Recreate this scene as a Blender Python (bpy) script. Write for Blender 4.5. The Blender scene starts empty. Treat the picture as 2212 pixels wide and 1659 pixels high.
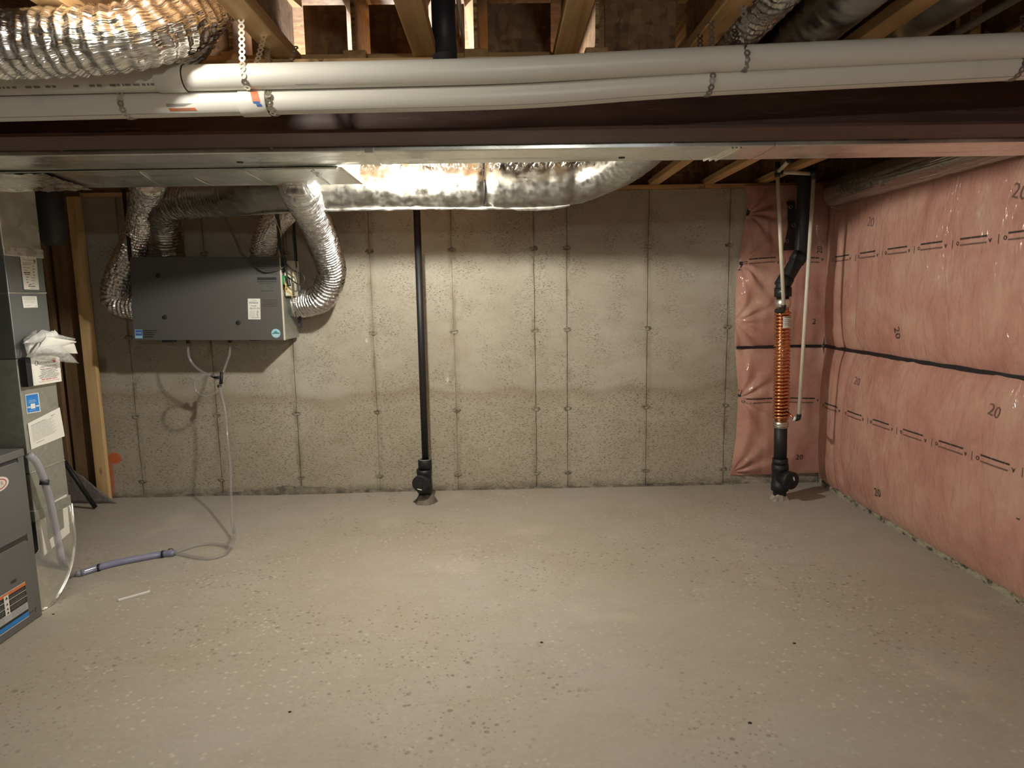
import bpy, math, random
import numpy as np
from mathutils import Vector, Matrix, noise

random.seed(7)
scn = bpy.context.scene
COL = scn.collection
PI = math.pi

# ------------------------------------------------------------------ camera
F_PX, PITCH, YAW, ROLL, CAM_H = 1436.65, .1363, -.0159, -.0171, 1.5182
fwd = Vector((-math.sin(YAW)*math.cos(PITCH), math.cos(YAW)*math.cos(PITCH), -math.sin(PITCH)))
rt0 = Vector((math.cos(YAW), math.sin(YAW), 0)); up0 = rt0.cross(fwd)
cr, sr = math.cos(ROLL), math.sin(ROLL)
RT = cr*rt0 + sr*up0
UP = -sr*rt0 + cr*up0
CAM = Vector((0, 0, CAM_H))
cd = bpy.data.cameras.new('camera'); cam = bpy.data.objects.new('camera', cd); COL.objects.link(cam)
cd.sensor_fit = 'HORIZONTAL'; cd.sensor_width = 36; cd.lens = 36*F_PX/2212
cd.clip_start = .02
cam.matrix_world = Matrix(((RT.x, UP.x, -fwd.x, 0), (RT.y, UP.y, -fwd.y, 0), (RT.z, UP.z, -fwd.z, CAM_H), (0, 0, 0, 1)))
scn.camera = cam

# ------------------------------------------------------------------ view / world / lights
scn.view_settings.view_transform = 'Standard'
scn.view_settings.look = 'None'
scn.view_settings.gamma = 1
scn.view_settings.use_curve_mapping = False
scn.cycles.diffuse_bounces = 8; scn.cycles.glossy_bounces = 6
scn.view_settings.exposure = 1.38
W = bpy.data.worlds.new('world'); scn.world = W; W.use_nodes = True
W.node_tree.nodes['Background'].inputs[0].default_value = (.55, .68, .9, 1)
W.node_tree.nodes['Background'].inputs[1].default_value = 1.0
BULB_BACK, BULB_FRONT, BULB_FILL = 1400., 190., 560.   # emission of two bare bulbs and the added fill bulb behind the camera
BULB_COL = (1.0, .97, .88)
wl = bpy.data.lights.new('daylight', 'AREA'); wl.shape = 'RECTANGLE'; wl.size = 1.2; wl.size_y = .6
wl.energy = 75; wl.color = (.82, .90, 1)
wlo = bpy.data.objects.new('window_daylight', wl); COL.objects.link(wlo)
wlo.location = (1.0, -3.66, 1.85); wlo.rotation_euler = (PI/2, 0, PI)

# pixel (2212 x 1659) -> point on a plane of the room
def ray(px, py):
    return RT*((px-1106)/F_PX) - UP*((py-829.5)/F_PX) + fwd
def aY(px, py, v):
    d = ray(px, py); return CAM + d*(v/d.y)
def aX(px, py, v):
    d = ray(px, py); return CAM + d*(v/d.x)
def aZ(px, py, v):
    d = ray(px, py); return CAM + d*((v-CAM_H)/d.z)

# ------------------------------------------------------------------ node helpers
class NT:
    def __init__(s, name):
        s.m = bpy.data.materials.new(name); s.m.use_nodes = True
        s.t = s.m.node_tree; s.n = s.t.nodes; s.l = s.t.links
        s.b = s.n['Principled BSDF']
        s.geo = None
    def node(s, typ, **kw):
        n = s.n.new(typ)
        for k, v in kw.items(): setattr(n, k, v)
        return n
    def put(s, sock, v):
        if isinstance(v, bpy.types.NodeSocket): s.l.new(v, sock)
        else:
            if isinstance(v, tuple) and len(v) == 3 and sock.type == 'RGBA': v = v+(1,)
            sock.default_value = v
    def pos(s):
        return s.node('ShaderNodeNewGeometry').outputs['Position']
    def obj(s):
        return s.node('ShaderNodeTexCoord').outputs['Object']
    def gen(s):
        return s.node('ShaderNodeTexCoord').outputs['Generated']
    def uv(s):
        return s.node('ShaderNodeTexCoord').outputs['UV']
    def scale(s, v, sc, loc=(0, 0, 0)):
        m = s.node('ShaderNodeMapping'); s.put(m.inputs['Vector'], v); m.inputs['Scale'].default_value = sc
        m.inputs['Location'].default_value = loc
        return m.outputs[0]
    def noise(s, v, sc, det=4, rough=.5, dist=0):
        n = s.node('ShaderNodeTexNoise'); s.put(n.inputs['Vector'], v)
        n.inputs['Scale'].default_value = sc; n.inputs['Detail'].default_value = det
        n.inputs['Roughness'].default_value = rough; n.inputs['Distortion'].default_value = dist
        return n.outputs['Fac']
    def vor(s, v, sc, feat='F1', out='Distance', rnd=1):
        n = s.node('ShaderNodeTexVoronoi'); n.feature = feat; s.put(n.inputs['Vector'], v)
        n.inputs['Scale'].default_value = sc; n.inputs['Randomness'].default_value = rnd
        return n.outputs[out]
    def ramp(s, f, stops, interp='LINEAR'):
        n = s.node('ShaderNodeValToRGB'); s.put(n.inputs[0], f); r = n.color_ramp; r.interpolation = interp
        while len(r.elements) < len(stops): r.elements.new(.5)
        for e, (p, c) in zip(r.elements, stops):
            e.position = p; e.color = (c+(1,)) if isinstance(c, tuple) and len(c) == 3 else ((c, c, c, 1) if not isinstance(c, tuple) else c)
        return n.outputs[0]
    def mix(s, f, a, b, mode='MIX'):
        n = s.node('ShaderNodeMix'); n.data_type = 'RGBA'; n.blend_type = mode
        s.put(n.inputs[0], f); s.put(n.inputs[6], a); s.put(n.inputs[7], b)
        return n.outputs[2]
    def math(s, op, a, b=0., c=None, clamp=False):
        n = s.node('ShaderNodeMath'); n.operation = op; n.use_clamp = clamp
        s.put(n.inputs[0], a); s.put(n.inputs[1], b)
        if c is not None: s.put(n.inputs[2], c)
        return n.outputs[0]
    def xyz(s, v):
        n = s.node('ShaderNodeSeparateXYZ'); s.put(n.inputs[0], v); return n.outputs
    def remap(s, v, a, b, c=0., d=1.):
        n = s.node('ShaderNodeMapRange'); n.clamp = True
        s.put(n.inputs[0], v)
        for i, x in enumerate((a, b, c, d)): n.inputs[1+i].default_value = x
        return n.outputs[0]
    def bump(s, h, st=.3, dist=.01, nrm=None):
        n = s.node('ShaderNodeBump'); n.inputs['Strength'].default_value = st; n.inputs['Distance'].default_value = dist
        s.put(n.inputs['Height'], h)
        if nrm is not None: s.put(n.inputs['Normal'], nrm)
        return n.outputs[0]
    def set(s, **kw):
        for k, v in kw.items():
            s.put(s.b.inputs[k.replace('_', ' ')], v)
        return s

MATS = {}
def plain(name, col, rough=.6, metal=0., **kw):
    t = NT(name); t.set(Base_Color=col, Roughness=rough, Metallic=metal, **kw); MATS[name] = t.m; return t.m

# --- concrete wall
def mk_wall():
    t = NT('cast_concrete'); p = t.pos(); x, y, z = t.xyz(p)
    big = t.noise(p, 1.1, 4, .6); mid = t.noise(t.scale(p, (4, 4, 7)), 1.6, 6, .62)
    col = t.ramp(big, [(.3, (.37, .325, .255)), (.52, (.43, .39, .315)), (.72, (.48, .445, .37))])
    col = t.mix(t.remap(mid, .35, .7, .0, .32), col, (.27, .225, .15))
    # lower lift of concrete: rougher and yellower under a wavy line
    wob = t.noise(t.scale(p, (1.2, 1, .05)), 1.0, 2)
    line = t.math('SUBTRACT', z, t.math('MULTIPLY_ADD', wob, .5, .52))
    low = t.remap(line, .03, -.05)
    edge = t.math('MULTIPLY', t.remap(line, .05, .0), t.remap(line, -.09, -.0))
    col = t.mix(t.math('MULTIPLY', low, .22), col, (.33, .27, .17))
    col = t.mix(t.math('MULTIPLY', edge, .45), col, (.25, .19, .12))
    # horizontally streaked pits
    ps = t.scale(p, (1, 1, 3.3))
    v1 = t.vor(ps, 62); v2 = t.noise(ps, 55, 3, .6); v3 = t.noise(p, 5, 3)
    pit = t.math('MULTIPLY', t.remap(v2, .555, .63), t.remap(t.math('ADD', v3, t.math('MULTIPLY', low, .18)), .44, .62, .25, 1.))
    holes = t.math('MULTIPLY', t.remap(t.vor(p, 15), .1, .05), t.remap(t.noise(p, 3.1), .5, .62))
    col = t.mix(t.math('MULTIPLY', pit, .78), col, (.13, .105, .07))
    col = t.mix(t.math('MULTIPLY', holes, .55), col, (.10, .08, .055))
    # rust and slurry stain along the panel joints
    g = t.xyz(t.gen())[0]
    e = t.math('MINIMUM', g, t.math('SUBTRACT', 1., g))
    st = t.math('MULTIPLY', t.remap(e, .07, .0), t.remap(t.noise(t.scale(p, (6, 1, 1.7)), 3, 4), .42, .7))
    col = t.mix(t.math('MULTIPLY', st, .8), col, (.17, .125, .065))
    # white splashes
    spl = t.math('MULTIPLY', t.remap(t.vor(t.scale(p, (1, 1, .6)), 9), .12, .09), t.remap(t.noise(p, 2.3), .60, .66))
    col = t.mix(t.math('MULTIPLY', spl, .6), col, (.66, .63, .55))
    # spray-paint mark in orange low in the left corner
    nn = t.math('MULTIPLY', t.math('SUBTRACT', t.noise(p, 30, 3), .5), .03)
    c0 = aY(247, 990, 5.04); c1 = aY(239, 1020, 5.04); c2 = aY(234, 1075, 5.04)
    def dist(cx, cz, rx, rz):
        a = t.math('DIVIDE', t.math('SUBTRACT', x, cx), rx); b = t.math('DIVIDE', t.math('SUBTRACT', z, cz), rz)
        return t.math('SQRT', t.math('ADD', t.math('MULTIPLY', a, a), t.math('MULTIPLY', b, b)))
    d1 = t.math('ADD', dist(c0.x, c0.z, .056, .05), nn)
    d2 = t.math('ADD', dist(c2.x+.030, .16, .034, .19), nn)
    pm = t.math('MAXIMUM', t.remap(d1, 1.05, .75), t.math('MULTIPLY', t.remap(d2, 1.05, .6), .8))
    col = t.mix(t.math('MULTIPLY', pm, .85), col, (.62, .12, .02))
    # damp dark grime right above the slab
    gr = t.math('MULTIPLY', t.remap(z, .07, .0), t.remap(t.noise(p, 9, 5, .72), .38, .56))
    col = t.mix(t.math('MULTIPLY', gr, .85), col, (.08, .075, .06))
    h = t.math('SUBTRACT', t.math('ADD', t.math('MULTIPLY', mid, .6), t.math('MULTIPLY', v2, .35)), t.math('MULTIPLY', pit, .5))
    t.set(Base_Color=col, Roughness=.88, Normal=t.bump(h, .55, .006)); t.b.inputs['Specular IOR Level'].default_value = .25
    MATS['wall'] = t.m
mk_wall()

def mk_floor():
    t = NT('slab_concrete'); p = t.pos(); x, y, z = t.xyz(p)
    big = t.noise(p, .55, 3, .5); mid = t.noise(p, 3.2, 5, .6, .4); fine = t.noise(p, 42, 4, .6)
    col = t.ramp(big, [(.35, (.35, .31, .245)), (.5, (.385, .35, .29)), (.66, (.40, .378, .335))])
    col = t.mix(t.remap(mid, .35, .72, .0, .34), col, (.33, .275, .195))
    col = t.mix(t.remap(fine, .42, .75, 0, .16), col, (.60, .56, .47))
    # clusters of dark and pale pock marks
    cl = t.remap(t.noise(t.scale(p, (1, 1, 1), (3.3, 1.2, 0)), 1.15, 2), .44, .60)
    sz = t.noise(p, 9, 1)
    dk = t.math('MULTIPLY', t.remap(t.math('ADD', t.vor(p, 21), t.math('MULTIPLY', sz, .28)), .34, .26), cl)
    dk2 = t.math('MULTIPLY', t.remap(t.math('ADD', t.vor(t.scale(p, (1, 1, 1), (7, 3, 0)), 43), t.math('MULTIPLY', sz, .3)), .36, .28), cl)
    pl = t.math('MULTIPLY', t.remap(t.math('ADD', t.vor(t.scale(p, (1, 1, 1), (1, 9, 0)), 26), t.math('MULTIPLY', sz, .2)), .34, .22),
                t.remap(t.noise(p, 1.0, 2), .42, .56))
    col = t.mix(t.math('MULTIPLY', pl, .55), col, (.60, .56, .48))
    col = t.mix(t.math('MULTIPLY', dk, .6), col, (.13, .105, .075))
    col = t.mix(t.math('MULTIPLY', dk2, .55), col, (.15, .12, .085))
    # long trowel smears and a little dust
    sm = t.noise(t.scale(p, (1.2, 7, 1)), 1.3, 5, .62)
    col = t.mix(t.remap(sm, .56, .75, 0, .22), col, (.29, .235, .16))
    du = t.math('MULTIPLY', t.remap(t.noise(p, 1.9, 3), .60, .74), .35)
    col = t.mix(du, col, (.58, .53, .44))
    t.set(Base_Color=col, Roughness=t.remap(mid, .3, .7, .5, .72), Normal=t.bump(t.math('ADD', fine, t.math('MULTIPLY', mid, 1.4)), .16, .005))
    t.b.inputs['Specular IOR Level'].default_value = .35
    MATS['floor'] = t.m
mk_floor()

def mk_mortar():
    t = NT('rough_mortar'); p = t.pos()
    n = t.noise(p, 14, 6, .7)
    t.set(Base_Color=t.ramp(n, [(.35, (.07, .062, .047)), (.55, (.20, .175, .13)), (.75, (.36, .32, .25))]), Roughness=.95,
          Normal=t.bump(n, .9, .02)); MATS['mortar'] = t.m
    t = NT('tie_stain'); p = t.pos(); n = t.noise(p, 45, 5, .7)
    t.set(Base_Color=t.ramp(n, [(.36, (.075, .06, .04)), (.5, (.24, .205, .15)), (.7, (.42, .38, .30))]), Roughness=.95, Normal=t.bump(n, .9, .008)); MATS['tie'] = t.m
    t = NT('pale_mortar'); p = t.pos(); n = t.noise(p, 30, 5, .7)
    t.set(Base_Color=t.ramp(n, [(.35, (.22, .2, .15)), (.6, (.45, .41, .33))]), Roughness=.95, Normal=t.bump(n, .8, .01)); MATS['mortar_pale'] = t.m
    t = NT('wall_footing'); p = t.pos(); n = t.noise(t.scale(p, (1, 1, 2)), 16, 6, .75)
    t.set(Base_Color=t.ramp(n, [(.40, (.05, .047, .036)), (.50, (.34, .31, .22)), (.75, (.48, .45, .34))]), Roughness=.95, Normal=t.bump(n, .9, .015)); MATS['footing'] = t.m
mk_mortar()

def mk_wood(name, axis, c0, c1, c2, dark=.5):
    t = NT(name); p = t.obj()
    s = [26, 26, 26]; s[axis] = 1.6
    g = t.noise(t.scale(p, tuple(s)), 1.0, 5, .6, .35)
    b = t.noise(t.scale(p, tuple(4 if i != axis else .7 for i in range(3))), 1, 3)
    col = t.ramp(g, [(.3, c0), (.5, c1), (.72, c2)])
    col = t.mix(t.remap(b, .45, .75, 0, dark), col, c0)
    kn = t.math('MULTIPLY', t.remap(t.vor(t.scale(p, tuple(9 if i != axis else 3.2 for i in range(3))), 1), .14, .05), .8)
    col = t.mix(kn, col, tuple(v*.3 for v in c0))
    t.set(Base_Color=col, Roughness=.75, Normal=t.bump(g, .25, .003)); MATS[name] = t.m
SPF = ((.36, .20, .075), (.52, .33, .145), (.62, .42, .21))
for i, a in enumerate('xyz'):
    mk_wood('lumber_'+a, i, *SPF)
mk_wood('brown_board', 2, (.13, .075, .035), (.20, .12, .06), (.26, .165, .085))
mk_wood('stud_lumber', 2, (.46, .28, .11), (.60, .40, .19), (.68, .48, .25), .35)

def mk_osb():
    t = NT('strand_board'); p = t.obj()
    v = t.vor(t.scale(p, (26, 60, 48)), 1, 'F1', 'Color'); r = t.xyz(v)[0]
    v2 = t.xyz(t.vor(t.scale(p, (50, 60, 14), (3, 1, 2)), 1, 'F1', 'Color'))[1]
    f = t.math('MULTIPLY_ADD', v2, .5, t.math('MULTIPLY', r, .5))
    n = t.noise(p, 3, 4)
    col = t.ramp(f, [(.1, (.13, .065, .027)), (.45, (.22, .115, .048)), (.7, (.28, .155, .068)), (.95, (.38, .23, .105))])
    col = t.mix(t.remap(n, .4, .7, 0, .5), col, (.13, .065, .028))
    t.set(Base_Color=col, Roughness=.7, Normal=t.bump(f, .35, .003)); MATS['osb'] = t.m
    t = NT('strand_edge'); p = t.obj()
    f = t.noise(t.scale(p, (10, 10, 110)), 1, 3, .6)
    t.set(Base_Color=t.ramp(f, [(.4, (.16, .09, .04)), (.52, (.42, .27, .13)), (.7, (.55, .38, .2))]), Roughness=.85, Normal=t.bump(f, .8, .006)); MATS['osb_edge'] = t.m
mk_osb()

def mk_foil(name, ring=True, base=(.80, .78, .73), rough=.2, st=.75, dist=.012):
    t = NT(name); p = t.obj(); u = t.uv()
    pl = t.noise(t.scale(u, (9, 62, 1)), 1, 2, .5, .5)
    pl2 = t.noise(t.scale(u, (26, 150, 1)), 1, 2, .5, .8)
    cr_ = t.vor(t.scale(u, (26, 38, 1)), 1, 'F1', 'Distance'); n3 = t.noise(p, 22, 2, .5)
    h = t.math('ADD', t.math('MULTIPLY', pl, 1. if ring else .5), t.math('ADD', t.math('MULTIPLY', cr_, .6 if ring else .12), t.math('MULTIPLY', pl2, .28 if ring else .06)))
    if not ring: h = t.math('ADD', t.noise(t.scale(u, (5, 22, 1)), 1, 2, .4, .3), t.math('MULTIPLY', t.noise(t.scale(u, (34, 6, 1)), 1, 2, .5), .35))
    t.set(Base_Color=base, Metallic=1., Roughness=t.remap(n3, .3, .7, rough*.7, rough*1.5), Normal=t.bump(h, st, dist)); MATS[name] = t.m
mk_foil('foil_flex', True, (.86, .85, .82), .18, .8, .012)
mk_foil('foil_wrap', False, (.33, .315, .28), .36, .3, .012)
mk_foil('foil_fine', True, (.66, .65, .63), .26, .35, .008)
mk_foil('foil_dull', True, (.55, .53, .49), .32, .7, .012)
mk_foil('foil_tape', False, (.78, .77, .72), .28, .45, .006)

def mk_galv():
    t = NT('galvanised_steel'); p = t.obj()
    v = t.xyz(t.vor(p, 34, 'F1', 'Color'))[0]; w = t.noise(t.scale(p, (.8, 3, 3)), 1.6, 2, .5); n = t.noise(p, 2.1, 3)
    t.set(Base_Color=t.mix(v, (.76, .78, .73), (.86, .87, .82)), Metallic=1., Roughness=t.remap(n, .3, .7, .22, .34),
          Normal=t.bump(t.math('ADD', w, t.math('MULTIPLY', v, .012)), .3, .06)); MATS['galv'] = t.m
    t = NT('dull_galvanised'); p = t.obj(); n = t.noise(p, 2.6, 4); v = t.xyz(t.vor(p, 45, 'F1', 'Color'))[0]
    t.set(Base_Color=t.mix(v, (.40, .41, .36), (.47, .48, .42)), Metallic=.75, Roughness=t.remap(n, .3, .7, .38, .52),
          Normal=t.bump(n, .15, .03)); MATS['galv_dull'] = t.m
    t = NT('slate_galvanised'); p = t.obj(); n = t.noise(p, 2.2, 3)
    t.set(Base_Color=(.25, .26, .265), Metallic=.85, Roughness=t.remap(n, .3, .7, .32, .44), Normal=t.bump(n, .15, .03)); MATS['galv_slate'] = t.m
    t = NT('zinc_strap'); t.set(Base_Color=(.72, .68, .58), Metallic=1., Roughness=.34); MATS['zinc'] = t.m
    t = NT('tarnished_strap'); t.set(Base_Color=(.30, .28, .26), Metallic=1., Roughness=.45); MATS['zinc_dark'] = t.m
mk_galv()

def mk_steel():
    t = NT('red_oxide_steel'); p = t.pos(); n = t.noise(t.scale(p, (1, 6, 6)), 5, 5, .65); s = t.noise(t.scale(p, (2, 30, 30)), 2, 4, .7)
    col = t.ramp(n, [(.35, (.068, .030, .025)), (.6, (.105, .050, .040))])
    col = t.mix(t.remap(s, .60, .74, 0, .5), col, (.27, .17, .14))
    t.set(Base_Color=col, Roughness=t.remap(n, .3, .7, .48, .66), Normal=t.bump(n, .15, .004)); MATS['beam'] = t.m
mk_steel()

def mk_pink():
    t = NT('pink_insulation'); p = t.pos(); u = t.uv()
    a = t.noise(p, 3.2, 5, .65, .5); b = t.noise(t.scale(p, (9, 9, 3)), 2.2, 5, .65)
    col = t.ramp(a, [(.32, (.40, .175, .13)), (.5, (.48, .245, .185)), (.68, (.52, .325, .24))])
    col = t.mix(t.remap(b, .5, .74, 0, .4), col, (.37, .155, .115))
    f = t.noise(p, 120, 3, .7)
    col = t.mix(t.remap(f, .4, .7, 0, .2), col, (.63, .38, .31))
    w1 = t.noise(t.scale(p, (6, 8.5, 3.4)), 1.3, 3, .5, 1.8)
    w2 = t.noise(t.scale(p, (2, 5, 3.0)), 2.0, 3, .5, 1.4)
    h = t.math('ADD', w1, t.math('MULTIPLY', w2, .8))
    nf = t.bump(h, .8, .024)
    t.set(Base_Color=col, Roughness=.85, Normal=t.bump(t.math('ADD', h, t.math('MULTIPLY', f, .1)), .3, .012))
    t.b.inputs['Coat Weight'].default_value = .9; t.b.inputs['Coat Roughness'].default_value = .13; t.b.inputs['Coat IOR'].default_value = 1.4
    t.l.new(nf, t.b.inputs['Coat Normal'])
    MATS['pink'] = t.m
mk_pink()

def mk_misc():
    t = NT('white_pvc'); p = t.pos(); n = t.noise(t.scale(p, (2, 9, 9)), 1.4, 3)
    d = t.remap(t.noise(t.scale(p, (1, 1, 1), (2, 0, 0)), 4, 4), .62, .72, 0, .22)
    t.set(Base_Color=t.mix(d, t.mix(n, (.66, .635, .56), (.73, .705, .635)), (.42, .39, .32)), Roughness=.38); MATS['pvc'] = t.m
    plain('pex', (.68, .63, .50), .42)
    plain('black_plastic', (.011, .011, .012), .55)
    plain('black_rubber', (.015, .014, .013), .6)
    plain('black_tape', (.01, .01, .011), .5)
    plain('dark_pipe', (.03, .031, .036), .5)
    t = NT('copper'); p = t.pos(); n = t.noise(p, 24, 4, .6)
    t.set(Base_Color=t.ramp(n, [(.3, (.60, .25, .12)), (.55, (.80, .38, .19)), (.75, (.86, .44, .24))]), Metallic=1., Roughness=t.remap(n, .3, .7, .34, .2)); MATS['copper'] = t.m
    t = NT('cabinet_paint'); p = t.obj(); n = t.noise(p, 240, 2, .6)
    t.set(Base_Color=(.085, .081, .074), Roughness=.55, Normal=t.bump(n, .1, .001)); MATS['cabinet'] = t.m
    t = NT('furnace_paint'); p = t.obj(); n = t.noise(p, 200, 3, .6); s = t.noise(p, 5, 4)
    t.set(Base_Color=t.mix(t.remap(s, .4, .7, 0, .3), (.15, .147, .14), (.115, .11, .10)), Metallic=.25, Roughness=.5, Normal=t.bump(n, .22, .0015)); MATS['furnace'] = t.m
    plain('furnace_dark', (.035, .036, .038), .5)
    plain('paper', (.68, .67, .60), .8)
    plain('paper_warm', (.64, .62, .54), .8)
    plain('ink', (.025, .023, .02), .8)
    plain('ink_grey', (.22, .21, .19), .8)
    plain('ink_red', (.42, .05, .05), .7)
    plain('ink_brown', (.30, .18, .15), .8)
    plain('ink_blanket', (.045, .028, .022), .8)
    plain('ink_faint', (.16, .085, .065), .8)
    plain('label_blue', (.02, .20, .55), .5)
    plain('label_sky', (.30, .52, .62), .5)
    plain('label_navy', (.05, .12, .38), .5)
    plain('label_green', (.07, .22, .17), .5)
    plain('label_orange', (.62, .17, .06), .6)
    plain('label_black', (.02, .02, .02), .5)
    plain('label_grey', (.40, .41, .42), .5)
    plain('emblem_white', (.66, .63, .58), .4)
    plain('cable_black', (.02, .018, .016), .5)
    plain('cable_grey', (.24, .23, .21), .4)
    plain('cord_dark', (.06, .055, .048), .4)
    plain('wire_yellow', (.55, .42, .13), .5)
    plain('circuit_green', (.02, .22, .08), .4)
    plain('box_cream', (.58, .53, .40), .5)
    plain('white_plastic', (.78, .77, .74), .4)
    plain('debris', (.03, .022, .015), .9)
    plain('ceramic', (.75, .73, .68), .35)
    plain('nail_steel', (.35, .34, .33), .4, 1.)
    t = NT('clear_vinyl')
    t.set(Base_Color=(.36, .345, .34), Roughness=.16, Alpha=.28); t.b.inputs['Specular IOR Level'].default_value = .7; MATS['vinyl'] = t.m
    t = NT('hose_vinyl')
    t.set(Base_Color=(.45, .44, .50), Roughness=.12, Alpha=.55); t.b.inputs['Specular IOR Level'].default_value = .7; MATS['vinyl_hose'] = t.m
    t = NT('tinted_vinyl')
    t.set(Base_Color=(.30, .31, .48), Roughness=.1, Alpha=.6); t.b.inputs['Specular IOR Level'].default_value = .8; MATS['vinyl_blue'] = t.m
    t = NT('clear_bag'); p = t.obj(); n = t.noise(p, 22, 4, .6, 1)
    t.set(Base_Color=(.72, .72, .68), Roughness=.14, Alpha=.36, Normal=t.bump(n, .6, .02)); t.b.inputs['Specular IOR Level'].default_value = .8; MATS['bag'] = t.m
    t = NT('grey_sheet'); p = t.obj(); n = t.noise(p, 9, 4, .6, 1)
    t.set(Base_Color=(.20, .175, .165), Roughness=.45, Normal=t.bump(n, .6, .03)); MATS['sheet'] = t.m
    t = NT('poly_wrap'); p = t.obj(); w = t.noise(t.scale(p, (14, .8, 14)), 1, 3, .6, .4)
    t.set(Base_Color=(.38, .365, .32), Metallic=.75, Roughness=.17, Normal=t.bump(w, .7, .03)); MATS['poly'] = t.m
    t = NT('window_glass'); tr = t.node('ShaderNodeBsdfTransparent'); gl = t.node('ShaderNodeBsdfGlossy'); gl.inputs['Roughness'].default_value = .02
    mx = t.node('ShaderNodeMixShader'); mx.inputs[0].default_value = .06
    t.l.new(tr.outputs[0], mx.inputs[1]); t.l.new(gl.outputs[0], mx.inputs[2]); t.l.new(mx.outputs[0], t.n['Material Output'].inputs[0]); MATS['glass'] = t.m
    for nm, s in (('bulb_back', BULB_BACK), ('bulb_front', BULB_FRONT), ('bulb_fill', BULB_FILL)):
        t = NT(nm); t.set(Base_Color=(1, 1, 1), Emission_Color=BULB_COL, Emission_Strength=s); MATS[nm] = t.m
mk_misc()

# ------------------------------------------------------------------ mesh helpers
class MB:
    def __init__(s): s.v = []; s.f = []; s.uv = None
    def add(s, vs, fs):
        o = len(s.v); s.v += [tuple(v) for v in vs]; s.f += [tuple(i+o for i in f) for f in fs]; return s
    def box(s, x0, x1, y0, y1, z0, z1):
        return s.add([(x0, y0, z0), (x1, y0, z0), (x1, y1, z0), (x0, y1, z0), (x0, y0, z1), (x1, y0, z1), (x1, y1, z1), (x0, y1, z1)],
                     [(3, 2, 1, 0), (4, 5, 6, 7), (0, 1, 5, 4), (1, 2, 6, 5), (2, 3, 7, 6), (3, 0, 4, 7)])
    def prism(s, pts, off):
        n = len(pts); off = Vector(off); a = [Vector(p) for p in pts]
        fs = [tuple(range(n)), tuple(range(2*n-1, n-1, -1))]
        fs += [(i, i+n, (i+1) % n+n, (i+1) % n) for i in range(n)]
        return s.add(a+[p+off for p in a], fs)
    def beam(s, a, b, w, h, side=None):
        a = Vector(a); b = Vector(b); d = (b-a).normalized()
        sd = Vector(side) if side else (Vector((0, 0, 1)).cross(d))
        if sd.length < 1e-4: sd = Vector((1, 0, 0))
        sd = (sd-d*sd.dot(d)).normalized(); u = d.cross(sd)
        q = [a+sd*w/2*i+u*h/2*j for i, j in ((-1, -1), (1, -1), (1, 1), (-1, 1))]
        return s.prism(q, b-a)
    def grid(s, P, closed_v=False):
        r = len(P); c = len(P[0]); vs = [p for row in P for p in row]; fs = []
        for i in range(r-1):
            for j in range(c if closed_v else c-1):
                k = (j+1) % c
                fs.append((i*c+j, i*c+k, (i+1)*c+k, (i+1)*c+j))
        return s.add(vs, fs)
    def tube(s, path, r, seg=12, caps=True, rfun=None, uv=False):
        P = [Vector(p) for p in path]; n = len(P)
        T = [(P[min(i+1, n-1)]-P[max(i-1, 0)]).normalized() for i in range(n)]
        ref = Vector((0, 0, 1)) if abs(T[0].z) < .9 else Vector((1, 0, 0))
        N = (ref-T[0]*ref.dot(T[0])).normalized(); rows = []; L = 0.; uvs = []
        for i in range(n):
            if i: L += (P[i]-P[i-1]).length; N = (N-T[i]*N.dot(T[i])).normalized()
            B = T[i].cross(N); ri = r[i] if isinstance(r, (list, tuple)) else r
            row = []
            for j in range(seg):
                a = 2*PI*j/seg; d = N*math.cos(a)+B*math.sin(a)
                rr = ri if rfun is None else rfun(L, a, ri, P[i]+d*ri)
                row.append(P[i]+d*rr); uvs.append((L, a*ri))
            rows.append(row)
        o = len(s.v); s.grid(rows, True)
        if caps:
            s.f.append(tuple(o+j for j in range(seg-1, -1, -1))); s.f.append(tuple(o+(n-1)*seg+j for j in range(seg)))
        if uv: s.uv = uvs
        return s
    def sphere(s, c, r, n=12, m=8, sc=(1, 1, 1)):
        c = Vector(c); rows = []
        for i in range(m+1):
            a = PI*i/m; rows.append([c+Vector((math.sin(a)*math.cos(2*PI*j/n)*sc[0], math.sin(a)*math.sin(2*PI*j/n)*sc[1], -math.cos(a)*sc[2]))*r for j in range(n)])
        return s.grid(rows, True)
    def build(s, name, mat, parent=None, smooth=False, bevel=0., solid=0., weld=False):
        me = bpy.data.meshes.new(name); me.from_pydata([tuple(v) for v in s.v], [], s.f); me.validate(); me.update()
        if s.uv and len(s.uv) == len(me.vertices):
            ul = me.uv_layers.new(name='UVMap')
            vi = np.empty(len(me.loops), dtype=np.int32); me.loops.foreach_get('vertex_index', vi)
            ul.data.foreach_set('uv', np.array(s.uv, dtype=np.float32)[vi].ravel())
        if smooth: me.polygons.foreach_set('use_smooth', [True]*len(me.polygons))
        me.materials.append(MATS[mat] if isinstance(mat, str) else mat)
        o = bpy.data.objects.new(name, me); COL.objects.link(o)
        if parent is not None:
            o.parent = parent; o.matrix_parent_inverse = parent.matrix_world.inverted() if False else Matrix.Translation(-Vector(root_loc(parent)))
        if solid:
            m = o.modifiers.new('solid', 'SOLIDIFY'); m.thickness = solid; m.offset = 0
        if bevel:
            m = o.modifiers.new('bevel', 'BEVEL'); m.width = bevel; m.segments = 2; m.limit_method = 'ANGLE'; m.angle_limit = .6
        return o
def root_loc(o):
    l = Vector((0, 0, 0))
    p = o
    # world translation of the parent chain (no rotations are used)
    if p.parent is None: return p.location
    return Vector((0, 0, 0)) if p.type == 'MESH' else p.location
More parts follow.
